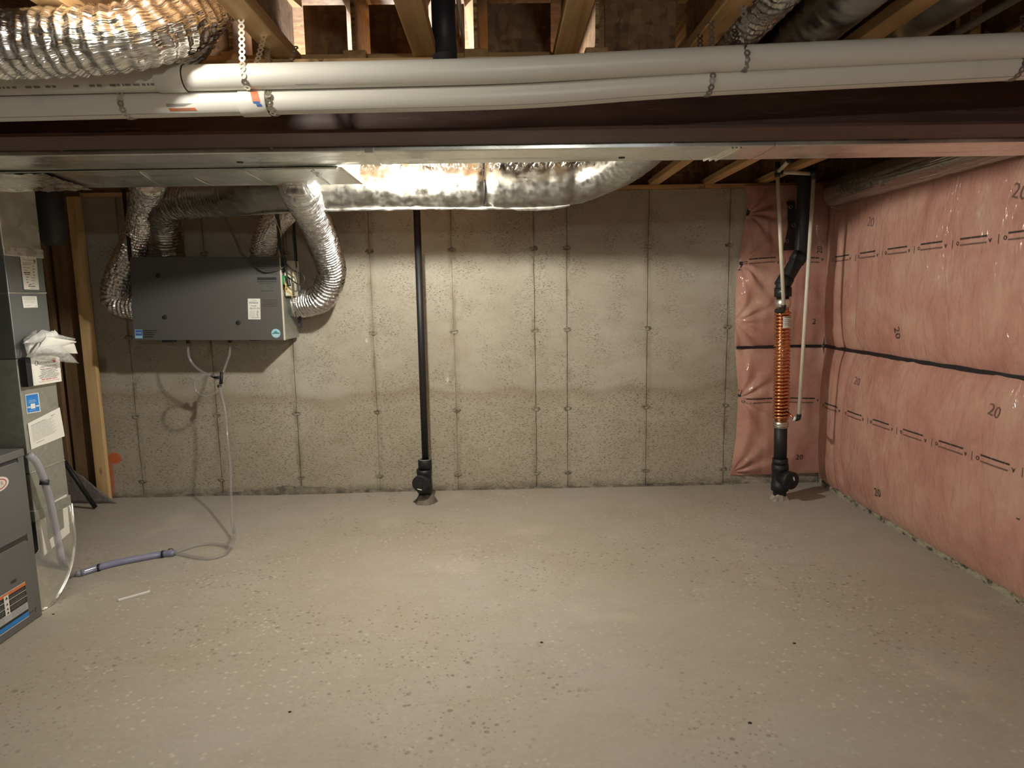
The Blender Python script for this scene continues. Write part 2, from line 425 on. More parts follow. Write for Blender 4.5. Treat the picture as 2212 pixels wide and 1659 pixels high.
def thing(name, label, cat, loc=(0, 0, 0), group=None):
    o = bpy.data.objects.new(name, None); COL.objects.link(o); o.location = loc; o.empty_display_size = .05
    return tag(o, label, cat, group)
def tag(o, label, cat, group=None):
    o['label'] = label; o['category'] = cat
    if group: o['group'] = group
    return o
def struct(o): o['kind'] = 'structure'; return o
def stuff(o): o['kind'] = 'stuff'; return o

def spline(pts, step=.01):
    P = [Vector(p) for p in pts]; P = [2*P[0]-P[1]]+P+[2*P[-1]-P[-2]]; out = []
    for i in range(1, len(P)-2):
        p0, p1, p2, p3 = P[i-1:i+3]; n = max(2, int((p2-p1).length/step))
        for k in range(n):
            t = k/n; t2 = t*t; t3 = t2*t
            out.append(.5*((2*p1)+(p2-p0)*t+(2*p0-5*p1+4*p2-p3)*t2+(3*p1-p0-3*p2+p3)*t3))
    out.append(P[-2])
    # even spacing
    q = [out[0]]; acc = 0.
    L = [0.]
    for a, b in zip(out, out[1:]): L.append(L[-1]+(b-a).length)
    n = max(2, int(L[-1]/step)); res = []; j = 0
    for k in range(n+1):
        d = L[-1]*k/n
        while j < len(L)-2 and L[j+1] < d: j += 1
        w = (d-L[j])/max(1e-9, L[j+1]-L[j]); res.append(out[j].lerp(out[j+1], min(1, max(0, w))))
    return res

def text_geo(txt, size):
    cu = bpy.data.curves.new('t', 'FONT'); cu.body = txt; cu.size = size; cu.align_x = 'CENTER'; cu.align_y = 'CENTER'; cu.resolution_u = 2
    ob = bpy.data.objects.new('t', cu); COL.objects.link(ob)
    dg = bpy.context.evaluated_depsgraph_get(); me = bpy.data.meshes.new_from_object(ob.evaluated_get(dg))
    vs = [(v.co.x, v.co.y) for v in me.vertices]; fs = [tuple(p.vertices) for p in me.polygons]
    bpy.data.objects.remove(ob); bpy.data.curves.remove(cu); bpy.data.meshes.remove(me)
    return vs, fs

def flat_text(mb, txt, size, o, ex, ey, squeeze=1.):
    o, ex, ey = Vector(o), Vector(ex).normalized(), Vector(ey).normalized()
    vs, fs = text_geo(txt, size)
    return mb.add([o+ex*x*squeeze+ey*y for x, y in vs], fs)
def rect(mb, o, ex, ey, x0, x1, y0, y1):
    o, ex, ey = Vector(o), Vector(ex), Vector(ey)
    return mb.add([o+ex*x0+ey*y0, o+ex*x1+ey*y0, o+ex*x1+ey*y1, o+ex*x0+ey*y1], [(0, 1, 2, 3)])

# ------------------------------------------------------------------ constants of the room
YB = 5.04          # face of the back wall
XR = 2.475         # face of the right wall
ZT = 2.255         # top of the concrete
ZJ = 2.293         # underside of the back joists
ZF = 2.293         # underside of the front joists
ZC = 2.535         # subfloor
BEAM_Z = 2.05

# ------------------------------------------------------------------ setting
floor = struct(MB().box(-4.6, 2.7, -3.7, 5.2, -.12, 0).build('floor', 'floor'))
ceil_ = struct(MB().box(-4.6, 2.7, -3.7, 5.2, ZC, ZC+.02).build('ceiling', 'osb'))
wback = struct(MB().box(-3.05, 2.7, YB+.012, YB+.2, -.02, ZT).build('wall_back', 'wall'))
X0, SP = .26, .6096
seams = [X0+k*SP for k in range(-5, 1)]+[X0+.2446, X0+.2446+SP, X0+.2446+2*SP]
edges = [-3.05]+seams+[XR+.02]
def seam_x(i, z):
    if i == 0 or i == len(edges)-1: return edges[i]
    return edges[i]+.0045*noise.noise((i*7.3, z*2.1, 0))+.0022*noise.noise((i*3.1, z*14, 2))+.0012*noise.noise((i, z*60, 5))
for i in range(len(edges)-1):
    n = 60; mb = MB(); rows = []
    for k in range(n+1):
        z = ZT*k/n; a = seam_x(i, z)+.0022+.0022*abs(noise.noise((i, z*33, 9))); b = seam_x(i+1, z)-.0022-.0022*abs(noise.noise((i+3, z*37, 4)))
        y = YB+.0015*noise.noise((i*2.2, z*1.5, 3))
        rows.append([(a, YB+.013, z), (a, y, z), ((a+b)/2, y, z), (b, y, z), (b, YB+.013, z)])
    mb.grid(rows).build('concrete_panel', 'wall', wback)
tie = []
for s in range(4):
    mb = MB(); n = 14; rows = []
    for k, (rr, d) in enumerate(((1.25, .0), (1.0, .004), (.75, .006), (.45, .002), (.2, -.002), (.01, -.003))):
        rows.append([(.025*rr*math.cos(2*PI*j/n)*(1.05+.6*noise.noise((s*9, j*.9, k))), -d*(1+.5*noise.noise((j, k, s))), .015*rr*math.sin(2*PI*j/n)*(1+.6*noise.noise((j*.9, s*5, k)))) for j in range(n)])
    tie.append(mb.grid(rows, True))
tie_me = []
for i, sx in enumerate(seams):
    for j, z in enumerate((1.8417, 1.2341, .6295, .1239)):
        k = (i*3+j) % 4
        if len(tie_me) <= k or tie_me[k] is None:
            while len(tie_me) <= k: tie_me.append(None)
            o = tie[k].build('tie_mark', 'tie', wback, True); tie_me[k] = o.data
        else:
            o = bpy.data.objects.new('tie_mark', tie_me[k]); COL.objects.link(o); o.parent = wback
        o.matrix_parent_inverse = Matrix.Identity(4); o.location = (seam_x(i+1, z), YB, z)
# ragged mortar ridge along the slab joint
mb = MB(); rows = []
n = 420
for k in range(n+1):
    x = -3.02+k*(1.80+3.02)/n
    a = math.exp(-((x+1.62)/.42)**2)*.05+math.exp(-((x+2.6)/.3)**2)*.012+math.exp(-((x-1.25)/.35)**2)*.012
    h = max(.002, .009+a*(1+.35*noise.noise((x*5, 0, 0)))+.012*noise.noise((x*14, 1, 0))+.006*noise.noise((x*50, 2, 0)))
    w = max(.003, .012+a*.35+.008*noise.noise((x*11, 5, 0)))
    rows.append([(x, YB+.003, h), (x, YB-.3*w-.002, h*.85), (x, YB-.7*w, h*.45), (x, YB-w-.004, -.003)])
mb.grid(rows).build('mortar_ridge', 'mortar', wback, False)
wright = struct(MB().box(XR+.012, XR+.2, -3.7, 5.2, -.02, ZT).build('wall_right', 'wall'))
mb = MB(); rows = []
n = 300
for k in range(n+1):
    y = 1.0+k*(YB-1.0)/n; e = .006*noise.noise((y*9, 0, 4))+.004*noise.noise((y*30, 3, 4))
    rows.append([(XR+.02, y, .05), (XR-.002+e*.3, y, .045), (XR-.010+e, y, .036), (XR-.016+e*1.6, y, -.003)])
struct(mb.grid(rows).build('trim_3', 'footing'))
wleft = struct(MB().box(-4.6, -4.45, -3.7, 5.2, -.02, ZC).build('wall_left', 'wall'))
struct(MB().box(-4.6, -3.05, 5.06, 5.2, -.02, ZC).build('wall_back_left', 'brown_board')).name = 'wall_rear'
# wall behind the camera with its window
wf = MB(); wx0, wx1, wz0, wz1 = .4, 1.6, 1.55, 2.15
wf.box(-4.6, wx0, -3.7, -3.5, -.02, ZC); wf.box(wx1, 2.7, -3.7, -3.5, -.02, ZC); wf.box(wx0, wx1, -3.7, -3.5, -.02, wz0); wf.box(wx0, wx1, -3.7, -3.5, wz1, ZC)
struct(wf.build('wall_front', 'wall'))
win = bpy.data.objects.new('window_1', None); COL.objects.link(win); struct(win)
fr = MB(); fr.box(wx0, wx0+.05, -3.62, -3.56, wz0, wz1); fr.box(wx1-.05, wx1, -3.62, -3.56, wz0, wz1); fr.box(wx0, wx1, -3.62, -3.56, wz0, wz0+.05); fr.box(wx0, wx1, -3.62, -3.56, wz1-.05, wz1); fr.box((wx0+wx1)/2-.02, (wx0+wx1)/2+.02, -3.62, -3.56, wz0, wz1)
fr.build('window_frame', 'white_plastic', win)
MB().box(wx0, wx1, -3.595, -3.59, wz0, wz1).build('window_pane', 'glass', win)
# closes the joist space above the concrete
struct(MB().box(-4.6, 2.7, YB+.1, 5.2, ZT, ZC).build('trim_1', 'osb'))
struct(MB().box(XR+.1, 2.7, -3.7, 5.2, ZT, ZC).build('trim_2', 'osb'))

# sill plate on the back wall
sp_ = thing('sill_plate', 'wooden sill plate lying along the top of the concrete wall', 'lumber', (0, YB+.07, ZT))
xs = [-3.05, -.9, 1.53, XR-.02]
for a, b in zip(xs, xs[1:]):
    MB().box(a+.001, b-.001, YB+.004, YB+.15, ZT+.001, ZJ-.001).build('sill_board', 'lumber_x', sp_, bevel=.003)

# ------------------------------------------------------------------ steel beam
bm = thing('steel_beam', 'long dark red steel I-beam crossing the room under the joists', 'beam', (0, 2.4, BEAM_Z))
BX0, BX1 = -4.4, XR
MB().box(BX0, BX1, 2.294, 2.498, BEAM_Z, BEAM_Z+.012).build('bottom_flange', 'beam', bm, bevel=.002)
MB().box(BX0, BX1, 2.392, 2.400, BEAM_Z+.012, 2.248).build('web', 'beam', bm)
MB().box(BX0, BX1, 2.294, 2.498, 2.248, 2.26).build('top_flange', 'beam', bm, bevel=.002)
tag(MB().box(BX0, BX1, 2.32, 2.49, 2.2602, ZF-.001).build('beam_plate', 'lumber_x', bevel=.003), 'flat wooden nailing plate lying on top of the steel beam', 'lumber')

# ------------------------------------------------------------------ joists
def joist(x, y0, y1, zb, label, group=None):
    j = thing('floor_joist', label, 'joist', (x, (y0+y1)/2, zb), group)
    MB().box(x-.038, x+.038, y0, y1, zb, zb+.038).build('bottom_flange', 'lumber_y', j, bevel=.003)
    MB().box(x-.0055, x+.0055, y0+.002, y1-.002, zb+.038, ZC-.038).build('web', 'osb', j)
    MB().box(x-.038, x+.038, y0, y1, ZC-.038, ZC-.001).build('top_flange', 'lumber_y', j)
    e = MB().box(x-.0062, x+.0062, y0-.001, y0+.003, zb+.038, ZC-.038).build('web_end', 'osb_edge', j)
    return j
FJ = [(aZ(px, py, ZF).x, lb) for px, py, lb in (
    (250, 100, 'wooden I-joist hidden behind the big foil duct at upper left'),
    (588, 100, 'wooden I-joist with metal hanging straps screwed to its underside at upper left'),
    (911, 100, 'bare wooden I-joist left of the dark vertical pipe above the beam'),
    (1228, 100, 'bare wooden I-joist alone between two dark bays above the beam'),
    (1518, 100, 'wooden I-joist left of the two foil ducts above the white pipes'),
    (1880, 85, 'wooden I-joist right of the two foil ducts above the white pipes'),
    (2240, 75, 'wooden I-joist in the top right corner by the grey conduit'))]
for x, lb in FJ: joist(x, -3.4, 2.44, ZF, lb)
BJ = [(1.155-.4064*k) for k in range(-2, 10)]
blab = {0: 'wooden I-joist running to the back wall just right of the foil duct elbow',
        -1: 'wooden I-joist running to the back wall above bare concrete near the pink corner',
        -2: 'wooden I-joist running to the back wall above the pink corner insulation',
        1: 'wooden I-joist end resting on the beam at the dark bay right of centre',
        2: 'wooden I-joist end on the beam beside the lone bare front joist',
        3: 'wooden I-joist end on the beam right of the dark vertical pipe',
        5: 'wooden I-joist end in the dark bay left of the strapped joist',
        4: 'wooden I-joist end on the beam between two bare front joists at left'}
for k, x in zip(range(-2, 10), BJ):
    if k in blab: joist(x, 2.36, YB+.1, ZJ, blab[k])
# blocking boards over the beam
xsb = sorted([x for x, _ in FJ]+BJ)
blk = [(a, b) for a, b in zip(xsb, xsb[1:]) if b-a > .13]
BLAB = [(470, 'beside the large foil duct end'), (560, 'right behind the strapped joist'), (690, 'left of the first joist end'), (830, 'between the left joist end and the bare joist'), (955, 'behind the dark vertical pipe'),
        (1120, 'in the dark bay right of the vertical pipe'), (1245, 'beside the lone bare joist'), (1390, 'in the dark bay right of the lone bare joist'), (1640, 'behind the pair of foil ducts'), (1780, 'right of the pair of foil ducts'), (1960, 'behind the glossy metal duct'), (2150, 'behind the grey conduit')]
used = set()
for a, b in blk:
    c = (a+b)/2; v_ = Vector((c, 2.46, 2.33))-CAM; px = 1106+F_PX*v_.dot(RT)/v_.dot(fwd)
    if not 380 < px < 2260: continue
    where = min((w for w in BLAB if w[1] not in used), key=lambda w: abs(w[0]-px))[1]; used.add(where)
    t = thing('blocking_panel', 'brown strand-board blocking on the beam '+where, 'blocking', (c, 2.45, ZF), 'blocking boards over the beam')
    MB().box(a+.04, b-.04, 2.445, 2.457, ZF+.03, ZC-.03).build('board', 'osb', t)
    MB().box(a+.04, b-.04, 2.385, 2.48, ZF-.0005, ZF+.034).build('bottom_strip', 'lumber_x', t, bevel=.003)

# dark pipe and a white tube rising above the beam
p0 = aY(960, 60, 2.33)
tag(MB().tube([(p0.x, 2.315, ZF-.032), (p0.x, 2.315, ZC-.002)], .040, 20).build('vertical_pipe', 'dark_pipe', None, True), 'dark vertical pipe rising from the beam into the joist space', 'pipe')
a_, b_ = aY(999, 80, 2.35), aY(986, -40, 2.15)
tag(MB().tube([a_, b_, b_+(b_-a_)*2], .008, 10).build('water_tube', 'pex', None, True), 'thin white tube poking down beside the dark vertical pipe', 'pipe')

# ------------------------------------------------------------------ white vent pipes in front of the beam
def pipe_thing(name, label, px, Y, r, seg=28):
    path = spline([aY(x, y, Y) for x, y in px], .05)
    t = thing(name, label, 'pipe', path[len(path)//2])
    MB().tube(path, r, seg).build('pipe', 'pvc', t, True)
    return t, path
def at_px(path, px):
    best = min(path, key=lambda q: abs(1106+F_PX*((q-CAM).dot(RT))/((q-CAM).dot(fwd))-px)); return best
def lerp_px(path, px):
    f = lambda q: 1106+F_PX*((q-CAM).dot(RT))/((q-CAM).dot(fwd))
    for a, b in zip(path, path[1:]):
        fa, fb = f(a), f(b)
        if fa <= px <= fb: return a.lerp(b, (px-fa)/(fb-fa))
    return at_px(path, px)
RP = .0352
Y1, Y2 = 2.02, 2.055
tp1, path1 = pipe_thing('vent_pipe', 'upper white plastic vent pipe with a smooth coupling, hung in front of the beam', [(-400, 187), (-100, 180), (480, 167), (800, 160), (1100, 152), (1400, 136), (1600, 126), (2100, 103), (2500, 86)], Y1, RP)
tp2, path2 = pipe_thing('vent_pipe', 'lower white plastic vent pipe with orange stickers, hung just under the other', [(-400, 242), (0, 235), (600, 220), (1100, 208), (1400, 188), (1600, 176), (2100, 151), (2500, 130)], Y2, RP)
def collar(path, pa, pb, r, name, mat, parent):
    a, b = lerp_px(path, pa), lerp_px(path, pb); d = (b-a).normalized()
    MB().tube([a, a+d*.001, a+d*.003, b-d*.003, b-d*.001, b], [r-.004, r-.001, r, r, r-.001, r-.006], 28).build(name, mat, parent, True)
collar(path1, 342, 402, RP+.0042, 'coupling', 'pvc', tp1)
collar(path2, 522, 582, RP+.0042, 'coupling', 'pvc', tp2)
def joint_ring(path, px, r, parent):
    a = lerp_px(path, px); d = Vector((1, 0, .02))
    MB().tube([a, a+d*.003], r, 28).build('joint_ring', 'ink', parent, True)
joint_ring(path1, 402, RP+.0015, tp1); joint_ring(path2, 582, RP+.0015, tp2)
def pipe_patch(mb, path, pa, pb, a0, a1, r, skew=0.):
    """patch on a pipe: angle measured from facing the camera (-Y), positive downwards"""
    A, B = lerp_px(path, pa), lerp_px(path, pb); rows = []
    for i in range(9):
        a = a0+(a1-a0)*i/8; off = skew*i/8
        rows.append([q+Vector((off, -math.cos(a)*r, -math.sin(a)*r)) for q in (A, A.lerp(B, .5), B)])
    return mb.grid(rows)
s1 = pipe_patch(MB(), path2, 373, 430, .55, .78, RP+.0006, .004).build('sticker', 'label_orange', tp2)
s1['label'] = 'small orange sticker with faint print'
mb = MB()
for k in range(4): pipe_patch(mb, path2, 370, 425-k*5, .22+k*.06, .25+k*.06, RP+.0006, .002)
for k in range(3): pipe_patch(mb, path2, 385, 420, .58+k*.055, .60+k*.055, RP+.0009, .002)
mb.build('print', 'ink_grey', tp2)
pipe_patch(MB(), path2, 551, 567, -.55, .28, RP+.0048, .007).build('sticker', 'label_orange', tp2)
mb = MB(); pipe_patch(mb, path2, 556, 569, .20, .34, RP+.0052, .002); pipe_patch(mb, path2, 562, 573, .38, .55, RP+.0050, .002); mb.build('print', 'label_navy', tp2)
mb = MB()   # strip of printed characters on the bottom of the upper pipe
x = -60.
rr = random.Random(3)
while x < 340:
    w = rr.uniform(4, 15)
    if rr.random() < .8: pipe_patch(mb, path1, x, x+w, .62, .80, RP+.0005)
    x += w+rr.uniform(1.5, 5)
stuff(mb.build('print', 'ink_grey', tp1))
mb = MB(); pipe_patch(mb, path1, 640, 690, .98, 1.02, RP+.0005); mb.build('print', 'ink_grey', tp1)
# beaded edge left on the lower pipe by its seam
mb = MB(); A = [q+Vector((0, -math.cos(1.0)*RP, -math.sin(1.0)*RP)) for q in path2]; mb.tube(A, .0007, 5).build('seam_line', 'ink_grey', tp2)

# perforated hanger straps
def strap(pts, label, wdir=(1, 0, 0), mat='zinc', w=.0095, pitch=.0175, twist=0.):
    P = spline(pts, pitch); mb = MB()
    wd0 = Vector(wdir).normalized(); n = len(P)
    for i, p in enumerate(P):
        t = (P[min(i+1, n-1)]-P[max(0, i-1)]).normalized(); wd = wd0.copy()
        if twist: wd = Matrix.Rotation(twist*math.sin(i*.9), 3, t) @ wd
        wd = (wd-t*wd.dot(t)).normalized()
        ro, ri = [], []
        for k in range(12):
            a = 2*PI*k/12; ro.append(p+(wd*math.cos(a)+t*math.sin(a))*w); ri.append(p+(wd*math.cos(a)+t*math.sin(a))*w*.42)
        mb.grid([ro, ri], True)
        if i < n-1:
            q = P[i+1]; a, b = p+t*w*.8, q-t*w*.8
            mb.add([a-wd*w*.55, a+wd*w*.55, b+wd*w*.55, b-wd*w*.55], [(0, 1, 2, 3)])
    o = mb.build('hanger_strap', mat, None, False, solid=.0012); tag(o, label, 'strap', 'perforated hanger straps'); return o
def wrap_pts(c, r, top_front, top_back=None, a0=-.7, a1=3.6, dx=.01):
    pts = [Vector(top_front)]
    for k in range(11):
        a = a0+(a1-a0)*k/10; pts.append(Vector((c.x+dx*k/10, c.y-math.cos(a)*r, c.z-math.sin(a)*r)))
    if top_back is not None: pts.append(Vector(top_back))
    return pts
c = lerp_px(path1, 533)
strap(wrap_pts(c, RP+.002, (aZ(521, 42, ZF).x, aZ(521, 42, ZF).y, ZF-.002), (c.x+.02, 2.13, ZF-.003)), 'bright perforated strap looped round the upper white pipe at left, two legs to the joist')
c = lerp_px(path2, 588)
strap(wrap_pts(c, RP+.0025, (aZ(577, 104, ZF).x, aZ(577, 104, ZF).y, ZF-.002), (c.x+.03, 2.22, ZF-.003), -.5), 'perforated strap looped round the lower pipe right beside its stickered coupling')
c = lerp_px(path2, 275)
strap(wrap_pts(c, RP+.002, (c.x-.01, c.y-.002, ZF-.002), (c.x+.02, 2.16, ZF-.003), -.3), 'dull strap round the lower white pipe beneath the big foil duct', mat='zinc')
c = lerp_px(path1, 1603)
strap(wrap_pts(c, RP+.002, (aZ(1606, 12, ZF).x, aZ(1606, 12, ZF).y, ZF-.002), (c.x+.01, 2.12, ZF-.003)), 'dark strap round the upper white pipe below the foil ducts at right', mat='zinc_dark', twist=.7)
c = lerp_px(path2, 1532)
strap(wrap_pts(c, RP+.002, (c.x+.0, c.y-.004, ZF-.002), (c.x+.0, 2.16, ZF-.003), -.4, dx=-.012), 'dark strap round the lower white pipe right of centre', mat='zinc_dark')
c = lerp_px(path2, 2195)
strap(wrap_pts(c, RP+.002, (c.x+.005, c.y-.004, ZF-.002), (c.x-.02, 2.16, ZF-.003), -.4, dx=-.03), 'dark strap round the lower white pipe at the right picture edge', mat='zinc_dark')

# ------------------------------------------------------------------ flexible ducts
def flex(pts, R, label, name='flexible_duct', mat='foil_flex', pitch=.03, depth=.1, crumple=.05, seg=56, step=.0045, ends=True, cat='duct', Rf=None, sx=1.):
    path = spline(pts, step); n = len(path); tot = n*step
    def rf(L, a, r, p):
        k = abs(math.cos(PI*(L+.004*noise.noise((math.cos(a)*2, math.sin(a)*2, L*3)))/pitch)); ring = 1-depth*(1-k**2.2) if depth else 1.
        f1 = .5-1.6*abs(noise.noise((p.x*26, p.y*26, p.z*26))); f2 = .5-1.6*abs(noise.noise((math.cos(a)*8+L*11, math.sin(a)*8, L*24))); f3 = .4-1.4*abs(noise.noise((p.x*62, p.y*62, p.z*62)))
        w = r if Rf is None else r*Rf(L/tot)
        return w*(ring+crumple*(f1*.6+f2*.7*(1-k*.6)+f3*.35))
    t = thing(name, label, cat, path[0])
    MB().tube(path, R, seg, True, rf, True).build('foil_skin', mat, t, True)
    return t, path
# big duct across the upper left, in front of the pipes
YFX = 1.88
pts = [aY(-260, 105, YFX), aY(-60, 100, YFX), aY(130, 92, YFX), aY(270, 82, YFX+.01), aY(365, 55, YFX+.08), aY(428, 20, YFX+.2), aY(462, -15, YFX+.36)]
fa, _ = flex(pts, .083, 'large crinkled foil duct crossing the upper left corner in front of the white pipes', pitch=.034, depth=.085, crumple=.095, seg=84, step=.0038)
# loose foil fringe at its far end
t, _ = flex([aY(452, 60, 2.22), aY(430, 95, 2.24), aY(400, 118, 2.24), aY(330, 128, 2.24)], .04, 'dark grey foil sleeve tucked behind the large foil duct', mat='foil_dull', pitch=.02, depth=.1, crumple=.12, seg=40)

# foil ducts in the joist bay at upper right
xa = (FJ[4][0]+.105); 
flex([(xa+.01, 2.42, ZF+.06), (xa+.01, 2.1, ZF+.055), (xa+.015, 1.6, ZF+.06), (xa+.02, .9, ZF+.06)], .075, 'crinkled foil duct beside the joist at upper right, left one of the pair', mat='foil_dull', pitch=.035, depth=.09, crumple=.09, step=.006)
flex([(xa+.215, 2.41, ZF+.04), (xa+.215, 2.1, ZF+.045), (xa+.22, 1.6, ZF+.05), (xa+.23, .9, ZF+.05)], .09, 'smooth taut foil duct at upper right, right one of the pair', mat='foil_wrap', pitch=.05, depth=.012, crumple=.02, step=.006)
xb = FJ[5][0]
d_ = thing('sheet_duct', 'dark glossy sheet-metal duct in the joist bay at the top right', 'duct', (xb+.17, 1.6, ZF))
mb = MB(); rows = []
for k in range(41):
    y = .9+k*1.52/40; rows.append([(xb+.17+.085*math.cos(a)*(1+.03*math.sin(y*9)), y, ZF+.09+.075*math.sin(a)) for a in [2*PI*j/32 for j in range(32)]])
mb.grid(rows, True).build('metal_skin', 'galv', d_, True)
tag(MB().tube([(xb+.30, 2.42, ZF+.03), (xb+.305, 1.4, ZF+.035), (xb+.31, .8, ZF+.035)], .012, 12).build('conduit', 'cable_grey', None, True), 'thin grey conduit between the glossy duct and the last joist', 'pipe')

# ------------------------------------------------------------------ sheet-metal trunk ducts
ZD = 2.034
d1 = thing('trunk_duct', 'long flat sheet-metal trunk duct running right behind the steel beam', 'duct', (0, 2.64, ZD))
segs = [-4.3, -2.45, -.5, 0.98, XR-.012]
jx = [-.47, 1.04]
for a, b in zip([-4.3, -.47, 1.02], [-.47, 1.02, XR-.03]):
    n = 24; rows = []
    for k in range(n+1):
        x = a+.001+(b-a-.002)*k/n; wv = .004*noise.noise((x*2.3, 0, 8))
        rows.append([(x, 2.523+wv, ZD+.2), (x, 2.514+wv*1.5, ZD+.10), (x, 2.517+wv*.5, ZD+.004), (x, 2.521, ZD), (x, 2.64, ZD-.003+wv*.4), (x, 2.756, ZD), (x, 2.760, ZD+.004), (x, 2.760, ZD+.2)])
    MB().grid(rows, True).build('duct_section', 'galv', d1, False)
# slanted joint cleats: drive slips across the bottom
def cleat(px_a, px_b, w=.03):
    A, B = aZ(*px_a, ZD), aZ(*px_b, ZD)
    mb = MB(); mb.prism([(A.x-w/2, 2.519, ZD-.004), (A.x+w/2, 2.519, ZD-.004), (B.x+w/2, 2.760, ZD-.004), (B.x-w/2, 2.760, ZD-.004)], (0, 0, .005))
    mb.box(A.x-w/2, A.x+w/2, 2.510, 2.516, ZD-.004, ZD+.18)
    return mb
cl = cleat((795, 325), (815, 354)); cl.build('joint_cleat', 'galv', d1, bevel=.0015)
mb = MB()
for k in range(3):
    A, B = aZ(1600-k*9, 318, ZD), aZ(1535-k*12, 352, ZD)
    mb.tube([Vector((A.x, 2.520, ZD-.002)), Vector((B.x, 2.759, ZD-.002))], .004, 6)
mb.build('joint_cleat', 'foil_tape', d1)
def disc(c, nrm, r, name, mat, parent, th=.003, seg=20):
    c = Vector(c); nrm = Vector(nrm).normalized()
    return MB().tube([c, c+nrm*th], r, seg).build(name, mat, parent)
for px, py in ((1343, 339), (518, 349)):
    q = aZ(px, py, ZD); disc((q.x, q.y, ZD-.0045), (0, 0, 1), .0125, 'plug', 'black_rubber', d1, .004)
for px, py in ((585, 319), (1453, 309), (128, 322)):
    q = aY(px, py, 2.513); disc((q.x, 2.508, q.z), (0, 1, 0), .004, 'screw', 'zinc', d1, .006, 8)

d2 = thing('trunk_duct', 'wider sheet-metal trunk duct at left with cross creases and an open right end', 'duct', (-1.4, 3.0, ZD))
DX0, DX1 = -2.75, -.643
n = 40; rows = []
for k in range(n+1):
    x = DX0+(DX1-DX0)*k/n; row = []
    for y in np.linspace(2.790, 3.216, 13):
        # shallow pyramidal cross-break per section
        u = ((x+.58) % .62)/.62; v = (y-2.79)/.426
        crease = min(u, 1-u)*2*min(v, 1-v)*2
        row.append((x, float(y), ZD-.006*crease+.002*noise.noise((x*3, y*3, 1))))
    rows.append([(x, 2.790, ZD+.2), (x, 2.788, ZD+.05)]+row+[(x, 3.218, ZD+.05), (x, 3.216, ZD+.2)])
MB().grid(rows, True).build('duct_section', 'galv', d2, False)
MB().box(DX1-.001, DX1+.002, 2.79, 3.216, ZD, ZD+.2).build('end_cap', 'galv', d2)
mb = MB(); mb.prism([(DX1, 2.785, ZD-.002), (DX1+.018, 2.785, ZD-.002), (DX1+.018, 3.219, ZD-.002), (DX1, 3.219, ZD-.002)], (0, 0, .003)); mb.box(DX1, DX1+.004, 2.785, 3.219, ZD, ZD+.02); mb.build('end_flange', 'zinc', d2)
# raised diagonal creases and the standing seam between the two trunks
for (pa, pb) in (((527, 365), (585, 397)), ((672, 365), (712, 397)), ((420, 380), (460, 399)), ((300, 366), (345, 399))):
    A, B = aZ(*pa, ZD), aZ(*pb, ZD); MB().tube([(A.x, A.y, ZD-.006), (A.lerp(B, .5).x, A.lerp(B, .5).y, ZD-.009), (B.x, B.y, ZD-.003)], .0025, 6).build('crease', 'galv', d2, True)
mb = MB(); mb.box(DX0, DX1, 2.775, 2.779, ZD-.010, ZD+.02); mb.box(DX0, DX1, 2.775, 2.79, ZD-.004, ZD+.0); mb.build('standing_seam', 'galv', d2)
# wrinkled foil tape at the left end
mb = MB(); rows = []
for k in range(61):
    x = -2.30+.42*k/60; rows.append([(x+.06*(1-j/24), 2.785+.436*j/24, ZD-.008-.010*abs(noise.noise((x*16, j*.4, 3)))-.006*abs(noise.noise((x*40, j, 6)))) for j in range(25)])
mb.grid(rows).build('foil_tape', 'foil_tape', d2, True)

# wrapped round duct lying along the top of the right wall
pw = [(2.335, 4.70, 2.165), (2.345, 4.55, 2.17), (2.345, 4.0, 2.175), (2.34, 3.4, 2.18), (2.335, 2.80, 2.185)]
t, _ = flex(pw, .092, 'round duct in grey plastic wrap lying along the top of the pink wall', mat='poly', pitch=.5, depth=0, crumple=.05, seg=40, step=.012)
mb = MB()
for k in range(5):
    pts = [(2.36+.09*math.cos(a)*(1+.06*k), 4.71-.012*k+.01*math.sin(3*a+k), 2.16+.095*math.sin(a)*(1+.05*k)) for a in np.linspace(-2.6, -.2+.2*k, 24)]
    mb.tube(pts, .0016, 5)
mb.build('loose_film', 'vinyl', t, True)

# ------------------------------------------------------------------ foil-wrapped duct from the trunk to the ventilator
ZW = 2.135
def rw(u): return .74 if u < .22 else (.74+(u-.22)/.1*.26 if u < .32 else 1.)
HY = 4.63
pL = aY(362, 552, 4.82)
pts = [(pL.x, 4.82, 1.785), (pL.x+.0, 4.80, 1.90), (pL.x+.06, 4.68, 2.04), (pL.x+.2, 4.45, 2.115), (-1.75, 4.2, 2.12), (-1.4, 3.98, ZW-.005), (-1.0, 3.9, ZW), (-.4, 3.88, ZW), (.1, 3.87, ZW-.008), (.34, 3.86, ZW-.004), (.50, 3.83, ZW+.008), (.61, 3.73, ZW+.03), (.665, 3.56, ZW+.045), (.68, 3.3, ZW+.048), (.685, 3.1, ZW+.048), (.685, 2.78, ZW+.045)]
path = spline(pts, .0075)
tw = thing('insulated_duct', 'long foil-wrapped duct running below the joists from ventilator to trunk', 'duct', path[0])
tot = len(path)*.0075
